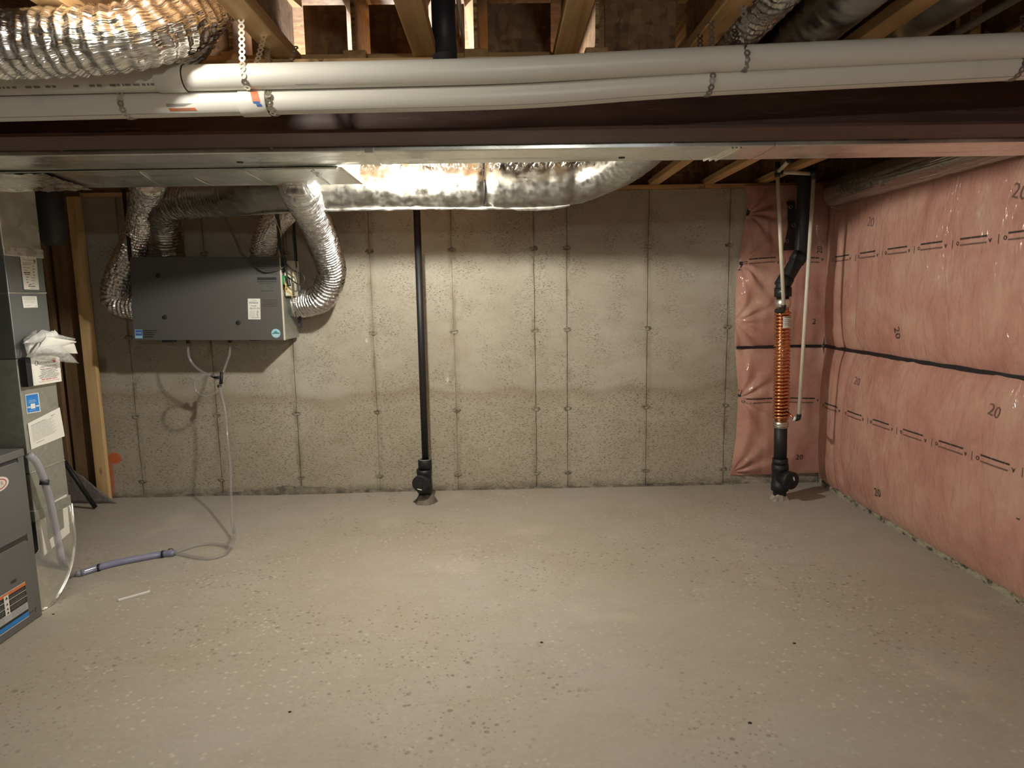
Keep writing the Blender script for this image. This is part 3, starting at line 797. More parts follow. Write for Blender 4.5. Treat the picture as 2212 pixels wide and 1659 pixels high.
def rfw(L, a, r, p):
    u = L/tot; flexy = max(0., 1-max(0, (u-.2)/.12)) if u < .32 else 0
    k = abs(math.cos(PI*L/.03)); f1 = noise.noise((p.x*20, p.y*20, p.z*20)); f2 = noise.noise((math.cos(a)*8+L*3, math.sin(a)*8, L*26)); f3 = noise.noise((p.x*60, p.y*60, p.z*60))
    w = r*(.80+.20*min(1, max(0, (u-.22)/.1)))*(1-.23*min(1, max(0, (p.x-.40)/.22))*(1 if p.y > 2.7 else 1))
    sag = .05*math.sin(L*2.1+1)+.03*math.sin(L*5.3)
    pinch = -.14*math.exp(-((p.x-(-.06))/.03)**2)-.05*math.exp(-((p.x-.42)/.03)**2)
    return w*(1-.1*(1-k)*flexy+(.025+.055*flexy)*(f1*.8+f2*(.5+.4*flexy)+f3*.45*flexy)+(sag*.5+pinch)*(1-flexy)) if True else 0
MB().tube(path, .136, 64, True, rfw, True).build('foil_skin', 'foil_wrap', tw, True)
# torn foil fringe along the upper seam and the hanging seam below
mb = MB(); rr = random.Random(5)
for i in range(0, len(path)-2):
    q = path[i]
    if q.x < -1.0 or q.x > .66 or q.y < 3.5: continue
    for k in range(3):
        a = rr.uniform(.35, 1.0); r0 = .137; l = rr.uniform(.012, .034); y = q.y-math.cos(a)*r0; z = q.z+math.sin(a)*r0
        x = q.x+rr.uniform(-.004, .004); dx = rr.uniform(-.012, .012); w = rr.uniform(.002, .006)
        mb.add([(x-w, y, z), (x+w, y, z), (x+dx+w*.3, y-l*.5, z+l*rr.uniform(.2, .8)), (x+dx-w*.3, y-l*.5, z+l*rr.uniform(.2, .8))], [(0, 1, 2, 3)])
stuff(mb.build('foil_fringe', 'foil_tape', tw))
mb = MB(); rows = []
for i in range(0, len(path), 3):
    q = path[i]
    if q.x < -1.5 or q.x > .42: continue
    h = (.010+.008*noise.noise((q.x*4, 1, 1))+.005*noise.noise((q.x*17, 2, 1))+(.008 if .1 < q.x else 0))*min(1, (.43-q.x)/.14)*min(1, (q.x+1.52)/.2)
    y = q.y-.03+.01*noise.noise((q.x*9, 4, 4)); h = max(h, .0006); rows.append([(q.x, y, q.z-.128), (q.x, y-.006, q.z-.136-h*.5), (q.x, y+.002, q.z-.136-h)])
mb.grid(rows).build('seam_flap', 'foil_dull', tw, True)
# dark tie round the wrap
c = min(path, key=lambda q: abs(q.x+.06)+(9 if q.y < 3.5 else 0)); mb = MB()
mb.tube([(c.x-.02+.012*math.sin(a*1.3), c.y-math.cos(a)*.126, c.z+math.sin(a)*.126) for a in np.linspace(0, 2*PI, 40)], .004, 6); mb.build('duct_tie', 'black_tape', tw, True)

# ------------------------------------------------------------------ ventilator hung at left
hv = thing('ventilator_box', 'dark grey heat-recovery ventilator box hung before the concrete wall', 'ventilator', (-2.0, 4.8, 1.23))
c4 = [aY(280, 555, HY), aY(603, 555, HY), aY(613, 735, HY), aY(288, 735, HY)]
hx0, hx1, hz0, hz1 = c4[0].x, c4[1].x, c4[3].z, c4[0].z
body = [c4[3]+Vector((.0, .018, 0)), c4[2]+Vector((0, .018, 0)), c4[1]+Vector((0, .018, 0)), c4[0]+Vector((0, .018, 0))]
MB().prism(body, (0, 4.985-HY-.018, 0)).build('cabinet', 'galv_dull', hv, bevel=.003)
MB().prism([c4[3], c4[2], c4[1], c4[0]], (0, .017, 0)).build('front_panel', 'cabinet', hv, bevel=.003)
mb = MB(); mb.prism([c4[2]+Vector((.001, -.001, 0)), c4[2]+Vector((.007, -.001, 0)), c4[1]+Vector((.007, -.001, 0)), c4[1]+Vector((.001, -.001, 0))], (0, .02, 0)); mb.build('edge_trim', 'box_cream', hv)
def on_front(px, py, d=.0): q = aY(px, py, HY-d); return Vector((q.x, HY-d, q.z))
for px, py in ((341, 596), (356, 685), (515, 697)):
    q = on_front(px, py, .004); MB().tube([q+Vector((0, -.004, 0)), q+Vector((0, -.002, 0)), q+Vector((0, .006, 0))], [.010, .0145, .0155], 18).build('plug', 'black_rubber', hv)
for px in (365, 552):
    q = aY(px, 737, HY+.03); MB().box(q.x-.041, q.x+.041, HY+.01, HY+.06, hz0-.020, hz0+.006).build('foot', 'black_plastic', hv, bevel=.006)
def sheet_on_front(px, name, mat, d=.0015):
    return MB().add([on_front(*p, d) for p in px], [(0, 1, 2, 3)]).build(name, mat, hv)
lb = sheet_on_front([(292, 731), (308, 731), (307, 712), (291, 712)], 'energy_label', 'label_sky'); lb['label'] = 'small blue square label'
mb = MB(); mb.add([on_front(*p, .002) for p in ((293, 725), (307, 725), (306.6, 713), (292.5, 713))], [(0, 1, 2, 3)]); mb.build('label_print', 'label_navy', lb)
mb = MB(); mb.add([on_front(*p, .0025) for p in ((294, 719.6), (305, 719.6), (305, 718.4), (294, 718.4))], [(0, 1, 2, 3)]); mb.build('label_line', 'paper', lb)
mb = MB()
for k in range(4): mb.add([on_front(*p, .0015) for p in ((311, 715+k*4.4), (340-k*3, 715+k*4.4), (340-k*3, 713.5+k*4.4), (311, 713.5+k*4.4))], [(3, 2, 1, 0)])
mb.build('small_print', 'label_black', hv)
q = on_front(596, 720, .0015); lb = disc(q+Vector((0, -.001, 0)), (0, 1, 0), .031, 'round_label', 'label_sky', hv, .002, 28)
lb['label'] = 'round pale blue sticker with a green peak'
mb = MB(); mb.add([q+Vector((x, -.0016, z)) for x, z in ((-.027, -.004), (.027, -.004), (.027, .002), (.012, .006), (.004, .015), (0, .016), (-.006, .014), (-.013, .006), (-.027, .002))], [tuple(range(9))]); mb.build('peak', 'label_green', lb)
mb = MB()
for z in (-.010, -.0145, -.019): mb.add([q+Vector((x, -.0016, z+dz)) for x, dz in ((-.018, 0), (.018, 0), (.018, .0015), (-.018, .0015))], [(0, 1, 2, 3)])
mb.build('label_line', 'paper', lb)
lb = sheet_on_front([(536, 690), (563, 690), (562, 645), (535, 645)], 'paper_tag', 'paper', .002); lb['label'] = 'white paper tag with handwriting'
mb = MB(); ex, ey = Vector((1, 0, -.01)), Vector((0, 0, 1))
for tx, px, py, s, sq in (('Airband', 547.5, 654, .019, 1.), ('house', 548, 660.5, .014, 1.), ('905 277-1704', 550.5, 666.5, .016, .75), ('595', 556.5, 673, .012, .8), ('507', 556.5, 676, .012, .8), ('40', 555.5, 679.3, .012, .8), ('100', 556.5, 682, .012, .8), ('Thermostat', 551.5, 686, .012, .95)):
    flat_text(mb, tx, s, on_front(px, py, .003), ex, ey, sq)
mb.build('handwriting', 'ink', lb)
mb = MB()
for k in range(5): mb.add([on_front(*p, .0028) for p in ((538.5, 673+k*2.6), (551, 673+k*2.6), (551, 672.6+k*2.6), (538.5, 672.6+k*2.6))], [(0, 1, 2, 3)])
flat_text(mb, 'company', .009, on_front(549, 649.3, .003), ex, ey)
mb.build('label_line', 'ink_grey', lb)
# printed warning blocks at the right of the front panel
mb = MB()
mb.add([on_front(*p, .0015) for p in ((555.5, 605), (597, 605), (597, 599), (555.5, 599))], [(0, 1, 2, 3)])
mb.add([on_front(*p, .0015) for p in ((555.5, 609), (597.5, 609), (597.5, 607.6), (555.5, 607.6))], [(0, 1, 2, 3)])
mb.build('black_bars', 'label_black', hv)
mb = MB(); rr = random.Random(11)
for y0, n_, x0, x1 in ((562, 9, 552, 598), (612, 1, 560, 592), (628, 1, 563, 590), (648, 4, 568, 600)):
    for k in range(n_):
        x = x0
        while x < x1-2:
            w = min(x1-x, rr.uniform(3, 14)); y = y0+k*(3.6 if n_ > 5 else 4.2)
            mb.add([on_front(*p, .0012) for p in ((x, y+.9), (x+w, y+.9), (x+w, y), (x, y))], [(0, 1, 2, 3)]); x += w+1
for px, py, r in ((579, 617.5, .006), (588, 622, .005), (566, 626, .006)):
    mb.tube([on_front(px, py, .0012), on_front(px, py, .0016)], r, 8)
mb.build('small_print', 'label_black', hv)
# collars
def collar3(c, d, r, l, name='port_collar', mat='galv_dull', parent=hv):
    c = Vector(c); d = Vector(d).normalized(); MB().tube([c, c+d*l*.7, c+d*l*.72, c+d*l*.86, c+d*l], [r, r, r+.004, r+.004, r], 32).build(name, mat, parent, True)
collar3((pL.x, 4.82, 1.77), (0, 0, 1), .098, .05)
pR = aY(570, 552, 4.84); collar3((pR.x, 4.84, 1.76), (0, 0, 1), .092, .05)
pRs = Vector((hx1-.012, 4.83, aY(640, 655, 4.75).z)); collar3(pRs, (1, 0, 0), .094, .05)
pLs = Vector((hx0+.01, 4.83, aY(290, 665, 4.8).z)); collar3(pLs, (-1, 0, 0), .094, .03)
# wiring box on the right end
eb = [aY(640, 570, 4.80), aY(645, 620, 4.80)]
MB().box(hx1+.004, hx1+.072, 4.70, 4.83, 1.52, 1.765).build('wiring_box', 'box_cream', hv, bevel=.003)
MB().box(hx1+.004, hx1+.03, 4.645, 4.70, 1.60, 1.66).build('terminal_block', 'circuit_green', hv)
MB().box(hx1+.002, hx1+.03, 4.64, 4.69, 1.69, 1.79).build('switch_box', 'black_plastic', hv, bevel=.002)
mb = MB(); w0 = Vector((hx1+.02, 4.66, 1.66))
for k, dx in enumerate((.0, .008, .016)):
    mb.tube(spline([w0+Vector((dx, 0, 0)), w0+Vector((dx+.005, -.03, -.05)), w0+Vector((dx+.03-.02*k, -.03, -.10)), w0+Vector((.05, .0, -.16+.02*k))], .01), .0022, 6)
mb.build('loose_wires', 'wire_yellow', hv, True)

def short_flex(pts, R, label, **kw): return flex(pts, R, label, **kw)
# right loop from the side port up to the trunk
A = pRs+Vector((.04, 0, 0))
pts = [A, A+Vector((.07, -.005, -.003)), aY(704, 640, 4.72), aY(716, 590, 4.62), aY(704, 540, 4.45), aY(686, 490, 4.2), aY(664, 445, 3.85), aY(648, 414, 3.55), aY(645, 396, 3.3), (aY(645, 396, 3.3).x, 3.23, 2.12)]
pts[2] = pts[2]+Vector((-.02, 0, 0))
short_flex(pts, .098, 'bright foil flex duct looping from the ventilator right side up to the trunk', pitch=.027, depth=.2, crumple=.06, seg=72, step=.0033, mat='foil_fine')
# short bend behind it from the top right port
pts = [(pR.x, 4.84, 1.79), (pR.x+.0, 4.83, 1.86), aY(588, 488, 4.78), aY(618, 455, 4.7), aY(648, 425, 4.55), aY(680, 410, 4.4), aY(720, 405, 4.35)]
short_flex(pts, .09, 'short foil flex bend rising from the ventilator top right, behind the bright loop', mat='foil_flex', pitch=.026, depth=.18, crumple=.07, seg=60, step=.0034)
# left loop from the side port up behind the other flex
pts = [pLs+Vector((.01, 0, 0)), pLs+Vector((-.045, 0, -.0)), aY(252, 650, 4.84), aY(256, 600, 4.83), aY(282, 545, 4.8), aY(303, 490, 4.7), aY(312, 440, 4.5), aY(318, 405, 4.2), aY(322, 385, 3.9)]
short_flex(pts, .094, 'shadowed foil flex duct bulging out from the ventilator left side', mat='foil_flex', pitch=.028, depth=.1, crumple=.11, seg=56)
# straps carrying the box
for px, lab in ((281, 'dark vertical strap hanging the ventilator at its left front corner'),):
    q = aY(px, 553, HY+.02); tag(MB().box(q.x-.013, q.x+.013, HY+.018, HY+.022, hz1-.03, ZJ-.04).build('support_strap', 'black_rubber'), lab, 'strap')
q = aY(637, 520, 4.9); tag(MB().box(q.x-.010, q.x+.010, 4.895, 4.90, 1.30, ZJ-.04).build('support_strap', 'dark_pipe'), 'dark vertical strap hanging the ventilator at its right end', 'strap')
# cables
def cable(pts, r, name, mat, label, cat='cable', step=.012, seg=8):
    o = MB().tube(spline(pts, step), r, seg).build(name, mat, None, True); return tag(o, label, cat)
cable([aY(466, 396, 3.6), aY(470, 420, 3.8), aY(480, 455, 4.2), aY(500, 500, 4.45), aY(520, 545, 4.58), aY(540, 562, 4.61), aY(556, 578, 4.61), aY(572, 587, 4.612), aY(592, 585, 4.61), aY(607, 580, 4.615), aY(616, 574, 4.64)], .0058, 'power_cord', 'cord_dark', 'grey power cord sagging across the ventilator front into its right end')
pts = [aY(592, 430, 4.2), aY(598, 470, 4.4), aY(604, 510, 4.5), aY(606, 545, 4.56), aY(614, 565, 4.6), aY(636, 585, 4.62), aY(652, 592, 4.6), aY(658, 603, 4.6), aY(653, 614, 4.6), aY(640, 612, 4.6), aY(622, 598, 4.62)]
cable(pts, .0042, 'control_cable', 'cable_black', 'thin black control cable ending in a round loop right of the ventilator')
b = thing('cable_bundle', 'twisted bundle of black cables dropping beside the ventilator right end', 'cable', aY(592, 430, 4.2))
base = spline([aY(594, 428, 4.25), aY(598, 460, 4.35), aY(603, 500, 4.48), aY(605, 540, 4.56), aY(611, 560, 4.6)], .01)
for k in range(4):
    mb = MB(); mb.tube([q+Vector((.009*math.cos(i*.25+k*1.57), .009*math.sin(i*.25+k*1.57), 0)) for i, q in enumerate(base)], .006 if k < 3 else .003, 6)
    mb.build('strand', 'cable_black' if k < 3 else 'wire_yellow', b, True)
c2 = spline([aY(611, 558, 4.6), aY(617, 580, 4.62), aY(621, 600, 4.63), aY(625, 618, 4.63)], .01)
n = len(c2); MB().tube(c2, [.006 if i < n*.7 else .013 for i in range(n)], 8).build('plug_end', 'cable_black', b, True)
cable([aY(632, 500, 4.6), aY(636, 540, 4.6), aY(641, 580, 4.6), aY(643, 605, 4.6), aY(645, 630, 4.6), aY(647, 632, 4.6), aY(644, 600, 4.61)], .005, 'strap_tail', 'cable_black', 'black cable tail dangling beside the bright foil loop')

# ------------------------------------------------------------------ condensate tubing
dr = thing('drain_tubing', 'clear condensate tubing with a coiled trap hanging below the ventilator', 'hose', aY(455, 835, 4.7))
YT = 4.72
for px in (406, 497):
    q = aY(px, 735, YT); MB().tube([(q.x, YT, hz0+.01), (q.x, YT, hz0-.035)], .013, 14).build('barb', 'black_rubber', dr, True)
rV = .0085
L1 = [aY(406, 745, YT), aY(408, 770, YT), aY(420, 790, YT), aY(437, 803, YT), aY(456, 812, YT), aY(466, 818, YT), aY(474, 831, YT), aY(470, 843, YT-.01), aY(458, 852, YT-.02), aY(440, 855, YT-.025), aY(425, 846, YT-.025), aY(420, 830, YT-.022), aY(427, 816, YT-.02), aY(441, 810, YT-.018), aY(458, 811, YT-.016), aY(470, 812, YT-.014)]
MB().tube(spline(L1, .012), rV, 12).build('tube', 'vinyl', dr, True)
L2 = [aY(497, 745, YT), aY(496, 765, YT), aY(489, 785, YT), aY(482, 805, YT-.012)]
MB().tube(spline(L2, .012), rV, 12).build('tube', 'vinyl', dr, True)
T = aY(478, 816, YT-.014); mb = MB(); u = Vector((.12, 0, 1)).normalized()
mb.tube([T-u*.045, T+u*.04], .011, 12); mb.tube([T, T+Vector((-.045, 0, .004))], .010, 12); mb.build('tee_fitting', 'black_plastic', dr, True)
for px, py, d in ((460, 812, (1, 0, .9)), (474, 834, (0, 0, 1))):
    q = aY(px, py, YT-.008); d = Vector(d).normalized(); MB().tube([q-d*.007, q+d*.007], .015, 12).build('clamp', 'black_rubber', dr, True)
ft = aZ(503, 1186, .012)
L3 = [aY(474, 832, YT-.012), aY(478, 850, YT-.02), aY(487, 890, YT-.05), aY(492, 950, YT-.12), aY(498, 1010, YT-.25), aY(499, 1060, YT-.38), aY(501, 1110, YT-.52), aY(504, 1150, YT-.66), ft+Vector((.004, .05, .13)), ft+Vector((0, .01, .03)), ft+Vector((-.02, -.01, .008)), aZ(488, 1196, .011), aZ(455, 1206, .010), aZ(415, 1203, .010), aZ(392, 1197, .011), aZ(376, 1195, .016)]
MB().tube(spline(L3, .012), .0095, 12).build('tube', 'vinyl', dr, True)
L4 = [ft+Vector((-.01, -.005, .014)), aZ(480, 1177, .011), aZ(450, 1175, .010), aZ(420, 1179, .011), aZ(395, 1187, .013), aZ(378, 1193, .018)]
MB().tube(spline(L4, .012), .0095, 12).build('tube', 'vinyl', dr, True)
# thicker floor hose to the furnace
fh = thing('floor_hose', 'thick bluish clear hose lying on the slab beside the furnace', 'hose', aZ(280, 1212, 0))
B1 = [aZ(376, 1195, .018), aZ(350, 1197, .019), aZ(300, 1206, .019), aZ(250, 1216, .019), aZ(212, 1226, .019), aZ(175, 1238, .018)]
MB().tube(spline(B1, .015), .0185, 16).build('hose', 'vinyl_blue', fh, True)
for px, py in ((352, 1197), (214, 1226)):
    q = aZ(px, py, .019); d = Vector((1, .15, 0)).normalized(); MB().tube([q-d*.006, q+d*.006], .021, 16).build('clamp', 'black_rubber', fh, True)
q = aZ(368, 1194, .02); MB().tube([q-Vector((.04, .005, 0)), q+Vector((.03, .01, 0))], .016, 14).build('adapter', 'vinyl', fh, True)
mb = MB(); mb.tube([q+Vector((.02*math.cos(a), .008, .022*math.sin(a))) for a in np.linspace(0, 5.5, 20)], .0025, 6); mb.build('clamp_wire', 'black_rubber', fh, True)
B2 = [aZ(175, 1238, .018), aZ(155, 1240, .018), aX(136, 1215, -2.235), aX(128, 1180, -2.235), aX(118, 1130, -2.232), aX(108, 1080, -2.23), aX(96, 1040, -2.23), aX(80, 1000, -2.235), aX(62, 982, -2.25)]
MB().tube(spline(B2, .015), .017, 14).build('hose', 'vinyl_hose', fh, True)
q = aX(96, 1042, -2.23); MB().tube([q-Vector((0, .004, .012)), q+Vector((0, .004, .012))], .0205, 14).build('clamp', 'dark_pipe', fh, True)

# ------------------------------------------------------------------ furnace
XF = -2.262
fz = aX(50, 968, XF).z
fu = thing('furnace', 'grey metal furnace cabinet at the left edge with an oval badge and warning label', 'furnace', (-2.55, 2.75, 0))
FY0, FY1 = 2.36, 3.10
MB().box(-2.95, XF-.004, FY0, FY1-.004, .0, fz-.03).build('cabinet', 'furnace_dark', fu, bevel=.002)
MB().box(-2.96, XF+.006, FY0-.005, FY1+.006, fz-.036, fz).build('top_cover', 'furnace', fu, bevel=.004)
MB().box(XF-.02, XF+.002, FY1-.034, FY1+.003, .0, fz-.036).build('corner_post', 'furnace', fu, bevel=.003)
def yz_round(y0, y1, z0, z1, r, x, th):
    pts = []
    for cy, cz, a0 in ((y1-r, z0+r, -PI/2), (y1-r, z1-r, 0), (y0+r, z1-r, PI/2), (y0+r, z0+r, PI)):
        for k in range(6): a = a0+k/5*PI/2; pts.append(Vector((x, cy+r*math.cos(a), cz+r*math.sin(a))))
    return MB().prism(pts, (-th, 0, 0))
zg = aX(61, 1157, XF).z
yR = FY1-.040
yz_round(FY0+.01, yR, zg+.012, fz-.05, .018, XF+.010, .012).build('upper_door', 'furnace', fu, bevel=.003)
yz_round(FY0+.01, yR, .055, zg-.012, .018, XF+.008, .010).build('lower_door', 'furnace', fu, bevel=.003)
MB().box(XF-.004, XF+.0045, FY0+.01, yR, zg-.011, zg+.011).build('door_gap', 'furnace_dark', fu)
MB().box(XF-.01, XF+.004, FY0, FY1, .004, .05).build('base_rail', 'furnace', fu, bevel=.003)
q = aX(76, 1318, XF); disc((XF+.002, q.y, q.z), (1, 0, 0), .006, 'screw', 'nail_steel', fu, .004, 10)
q = aX(29, 1256, XF+.008); yz_round(q.y-.018, q.y+.018, q.z-.007, q.z+.007, .006, XF+.0088, .001).build('louvre', 'furnace_dark', fu)
# oval badge
q = aX(14, 1038, XF+.01); cy, cz = q.y-.055, q.z-.004
def oval(x, ry, rz, n=36): return [Vector((x, cy+ry*math.cos(2*PI*k/n), cz+rz*math.sin(2*PI*k/n))) for k in range(n)]
bd = MB().prism(oval(XF+.0135, .064, .033), (-.004, 0, 0)).build('badge', 'emblem_white', fu, bevel=.001)
MB().grid([oval(XF+.0140, .050, .0245), oval(XF+.0140, .044, .020)], True).build('badge_ring', 'ink_red', bd)
mb = MB(); flat_text(mb, 'R', .03, (XF+.0142, cy+.022, cz), (0, 1, 0), (0, 0, 1)); flat_text(mb, 'A', .03, (XF+.0142, cy-.012, cz), (0, 1, 0), (0, 0, 1)); mb.build('badge_letters', 'ink_brown', bd)
# warning label
lt, lbm = aX(55, 1255, XF+.008), aX(61, 1332, XF+.008); zt, zb = lt.z, lbm.z; yr_, yl = (lt.y+lbm.y)/2, (lt.y+lbm.y)/2-.32; H = zt-zb; xl = XF+.009
lab = MB().box(xl-.0008, xl, yl, yr_, zb, zt).build('warning_label', 'label_black', fu); lab['label'] = 'black warning label with orange, grey and blue bands'
def band(n, m, a, b, y0=0., y1=1., d=.0006): MB().add([(xl+d, yl+(yr_-yl)*y0, zb+H*a), (xl+d, yl+(yr_-yl)*y1, zb+H*a), (xl+d, yl+(yr_-yl)*y1, zb+H*b), (xl+d, yl+(yr_-yl)*y0, zb+H*b)], [(0, 1, 2, 3)]).build(n, m, lab)
band('border_line', 'paper', .985, 1.0); band('orange_band', 'label_orange', .90, .98); band('grey_band', 'label_grey', .22, .42); band('blue_band', 'label_blue', .03, .15); band('border_line', 'paper', 0, .018)
for z in (.76, .59): band('border_line', 'paper', z, z+.015)
band('pictogram_strip', 'paper', .40, .93, .565, .655, .0008)
mb = MB()
for z, s in ((.85, .020), (.69, .016), (.56, .016), (.455, .018)):
    yc = yl+(yr_-yl)*.61; mb.add([(xl+.0011, yc-s*.4, zb+H*z-s*.3), (xl+.0011, yc+s*.45, zb+H*z-s*.25), (xl+.0011, yc+s*.1, zb+H*z+s*.45)], [(0, 1, 2)])
mb.build('pictogram', 'ink', lab)
mb = MB(); rr = random.Random(8)
for z in [.70, .66, .63, .80, .84, .54, .50, .47, .39, .355, .32, .285, .25]:
    for (a, b) in ((.02, .54), (.68, .97)):
        y = a
        while y < b-.02:
            w = min(b-y, rr.uniform(.02, .10)); mb.add([(xl+.0009, yl+(yr_-yl)*(y), zb+H*z), (xl+.0009, yl+(yr_-yl)*(y+w), zb+H*z), (xl+.0009, yl+(yr_-yl)*(y+w), zb+H*(z+.012)), (xl+.0009, yl+(yr_-yl)*y, zb+H*(z+.012))], [(0, 1, 2, 3)]); y += w+.012
mb.build('label_print', 'ink_grey', lab)
# supply plenum above the furnace, out past the picture edge
tag(MB().box(-2.92, -2.42, 2.36, 2.82, fz+.001, ZD-.012).build('supply_plenum', 'galv_dull', bevel=.003), 'sheet-metal plenum box standing on the furnace at the left edge', 'duct')

# ------------------------------------------------------------------ return duct
XD = -2.285
RY0, RY1 = 3.165, 3.425
rd = thing('return_duct', 'tall grey sheet-metal return duct beside the furnace, covered in stickers', 'duct', (-2.5, 3.3, 0))
zj, ze = aX(50, 545, XD).z, aX(110, 1100, XD).z
def dbox(z0, z1, name, mat, g=0.): return MB().box(-2.75-g, XD+g, RY0-g, RY1+g, z0, z1).build(name, mat, rd, bevel=.003)
dbox(zj+.02, ZD+.19, 'upper_section', 'galv')
ZM = aX(60, 772, XD).z
dbox(ZM, zj-.02, 'middle_section', 'galv_slate')
dbox(ze, ZM-.002, 'lower_section', 'galv_dull')
dbox(zj-.022, zj+.022, 'taped_joint', 'foil_tape', .006)
dbox(aX(60, 632, XD).z-.006, aX(60, 632, XD).z+.004, 'joint_cleat', 'galv', .003)
zc2 = aX(85, 1015, XD).z; dbox(zc2-.004, zc2+.004, 'joint_cleat', 'galv', .003)
dbox(ze-.025, ze+.03, 'collar', 'galv_dull', .006)
# rounded boot at the foot turning towards the furnace
mb = MB(); pts = []
R = RY1-RY0+.03
prof = [(RY0-.06, 0.), (RY0+.02, .012), (RY0+.13, .05), (RY0+.21, .13), (RY1+.01, .24), (RY1+.012, ze-.02), (RY0, ze-.02), (RY0, ze-.16), (RY0-.06, ze-.19)]
sp2 = []
for k in range(0, 5):
    pass
arc = [(y, z) for y, z in [(RY0-.06, 0.0)]]+[(RY0-.02+(RY1+.012-RY0+.02)*math.sin(a), .30-(.30)*math.cos(a)) for a in np.linspace(0, PI/2, 14)]+[(RY1+.012, ze-.02), (RY0, ze-.02), (RY0, ze-.17), (RY0-.06, ze-.19)]
MB().prism([Vector((XD, y, max(.001, z))) for y, z in arc], (-.46, 0, 0)).build('boot', 'galv', rd, bevel=.002)
mb = MB()   # foil tape running round the boot edge
edge = [Vector((XD+.001, y, max(.003, z))) for y, z in arc[1:16]]
mb.tube(edge, .008, 6); mb.build('foil_tape', 'foil_tape', rd, True)
# taped filter frame on the boot
fa4 = [aX(*p, XD+.002) for p in ((84, 1102), (143, 1068), (150, 1150), (95, 1200))]
fi4 = [aX(*p, XD+.002) for p in ((96, 1110), (134, 1088), (138, 1140), (104, 1168))]
MB().grid([fa4, fi4], True).build('filter_frame', 'paper_warm', rd, solid=.004)
MB().add(fi4, [(0, 1, 2, 3)]).build('filter_slot', 'galv_dull', rd)
def on_duct(px, py, d=.002): q = aX(px, py, XD+d); return Vector((XD+d, q.y, q.z))
def sticker(px, name, mat, label=None, d=.002, par=rd):
    o = MB().add([on_duct(*p, d) for p in px], [(0, 1, 2, 3)]).build(name, mat, par)
    if label: o['label'] = label
    return o
def lines(px4, rows, par, mat, d=.003, th=.35, seed=1):
    """printed lines inside a quad given as tl,tr,br,bl pixels: rows of (v, u0, u1)"""
    tl, tr, br, bl = [on_duct(*p, d) for p in px4]; mb = MB(); rr = random.Random(seed)
    def at(u, v): return (tl.lerp(tr, u)).lerp(bl.lerp(br, u), v)
    for v, u0, u1, h in rows:
        u = u0
        while u < u1-.01:
            w = min(u1-u, rr.uniform(.08, .3)); mb.add([at(u, v), at(u, v+h), at(u+w, v+h), at(u+w, v)], [(0, 1, 2, 3)]); u += w+rr.uniform(.01, .03)
    return mb.build('label_print', mat, par), at
q1 = [(43, 552), (78, 555), (85, 626), (52, 625)]
s1 = sticker([q1[3], q1[2], q1[1], q1[0]], 'inspection_sticker', 'paper', 'tall white inspection sticker with written entries')
_, at = lines(q1, [(.2, .1, .9, .012), (.25, .1, .6, .012), (.34, .1, .55, .012), (.42, .1, .4, .01), (.48, .12, .5, .03), (.54, .16, .5, .022), (.28, .7, .8, .02), (.37, .7, .8, .02), (.46, .7, .8, .02), (.55, .7, .8, .02), (.64, .55, .8, .008), (.72, .55, .75, .01), (.82, .55, .7, .012), (.89, .3, .75, .02), (.95, .4, .65, .01), (.62, .2, .4, .015), (.7, .2, .32, .015), (.78, .2, .35, .015), (.84, .35, .5, .02)], s1, 'ink')
mb = MB(); flat_text(mb, 'Arrowwood', .013, at(.45, .11), at(1, .1)-at(0, .1), at(0, 0)-at(0, 1)); mb.build('label_print', 'ink_grey', s1)
c = at(.86, .13); mb = MB(); mb.tube([c, c+Vector((.0008, 0, 0))], .009, 14); mb.build('round_crest', 'ink_brown', s1)
q2 = [(47, 640), (79, 640), (82, 664), (51, 665)]
s2 = sticker([q2[3], q2[2], q2[1], q2[0]], 'small_sticker', 'paper', 'small white rectangular sticker')
lines(q2, [(.12, .1, .9, .04), (.27, .1, .9, .03), (.42, .1, .9, .02), (.55, .1, .8, .02), (.8, .12, .5, .03), (.86, .8, .95, .03)], s2, 'ink_grey')
q4 = [(54, 853), (83, 848), (88, 889), (58, 894)]
s4 = sticker([q4[3], q4[2], q4[1], q4[0]], 'blue_notice', 'emblem_white', 'small bright blue notice with a white border')
tl, tr, br, bl = q4
inn = lambda u, v: (lambda a, b: (a[0]+(b[0]-a[0])*v, a[1]+(b[1]-a[1])*v))((tl[0]+(tr[0]-tl[0])*u, tl[1]+(tr[1]-tl[1])*u), (bl[0]+(br[0]-bl[0])*u, bl[1]+(br[1]-bl[1])*u))
ib = MB().add([on_duct(*inn(u, v), .0028) for u, v in ((.06, .95), (.94, .95), (.94, .04), (.06, .04))], [(0, 1, 2, 3)]).build('blue_field', 'label_blue', s4)
lines(q4, [(.10, .14, .85, .03), (.16, .14, .7, .03)], s4, 'label_navy', .0034, seed=4)
lines(q4, [(.33, .25, .7, .012), (.38, .2, .75, .012), (.44, .2, .75, .012), (.64, .08, .32, .07), (.64, .70, .92, .07), (.85, .2, .7, .012)], s4, 'paper', .0034, seed=5)
MB().add([on_duct(*inn(u, v), .0036) for u, v in ((.34, .78), (.66, .78), (.66, .52), (.34, .52))], [(0, 1, 2, 3)]).build('white_square', 'paper', s4)
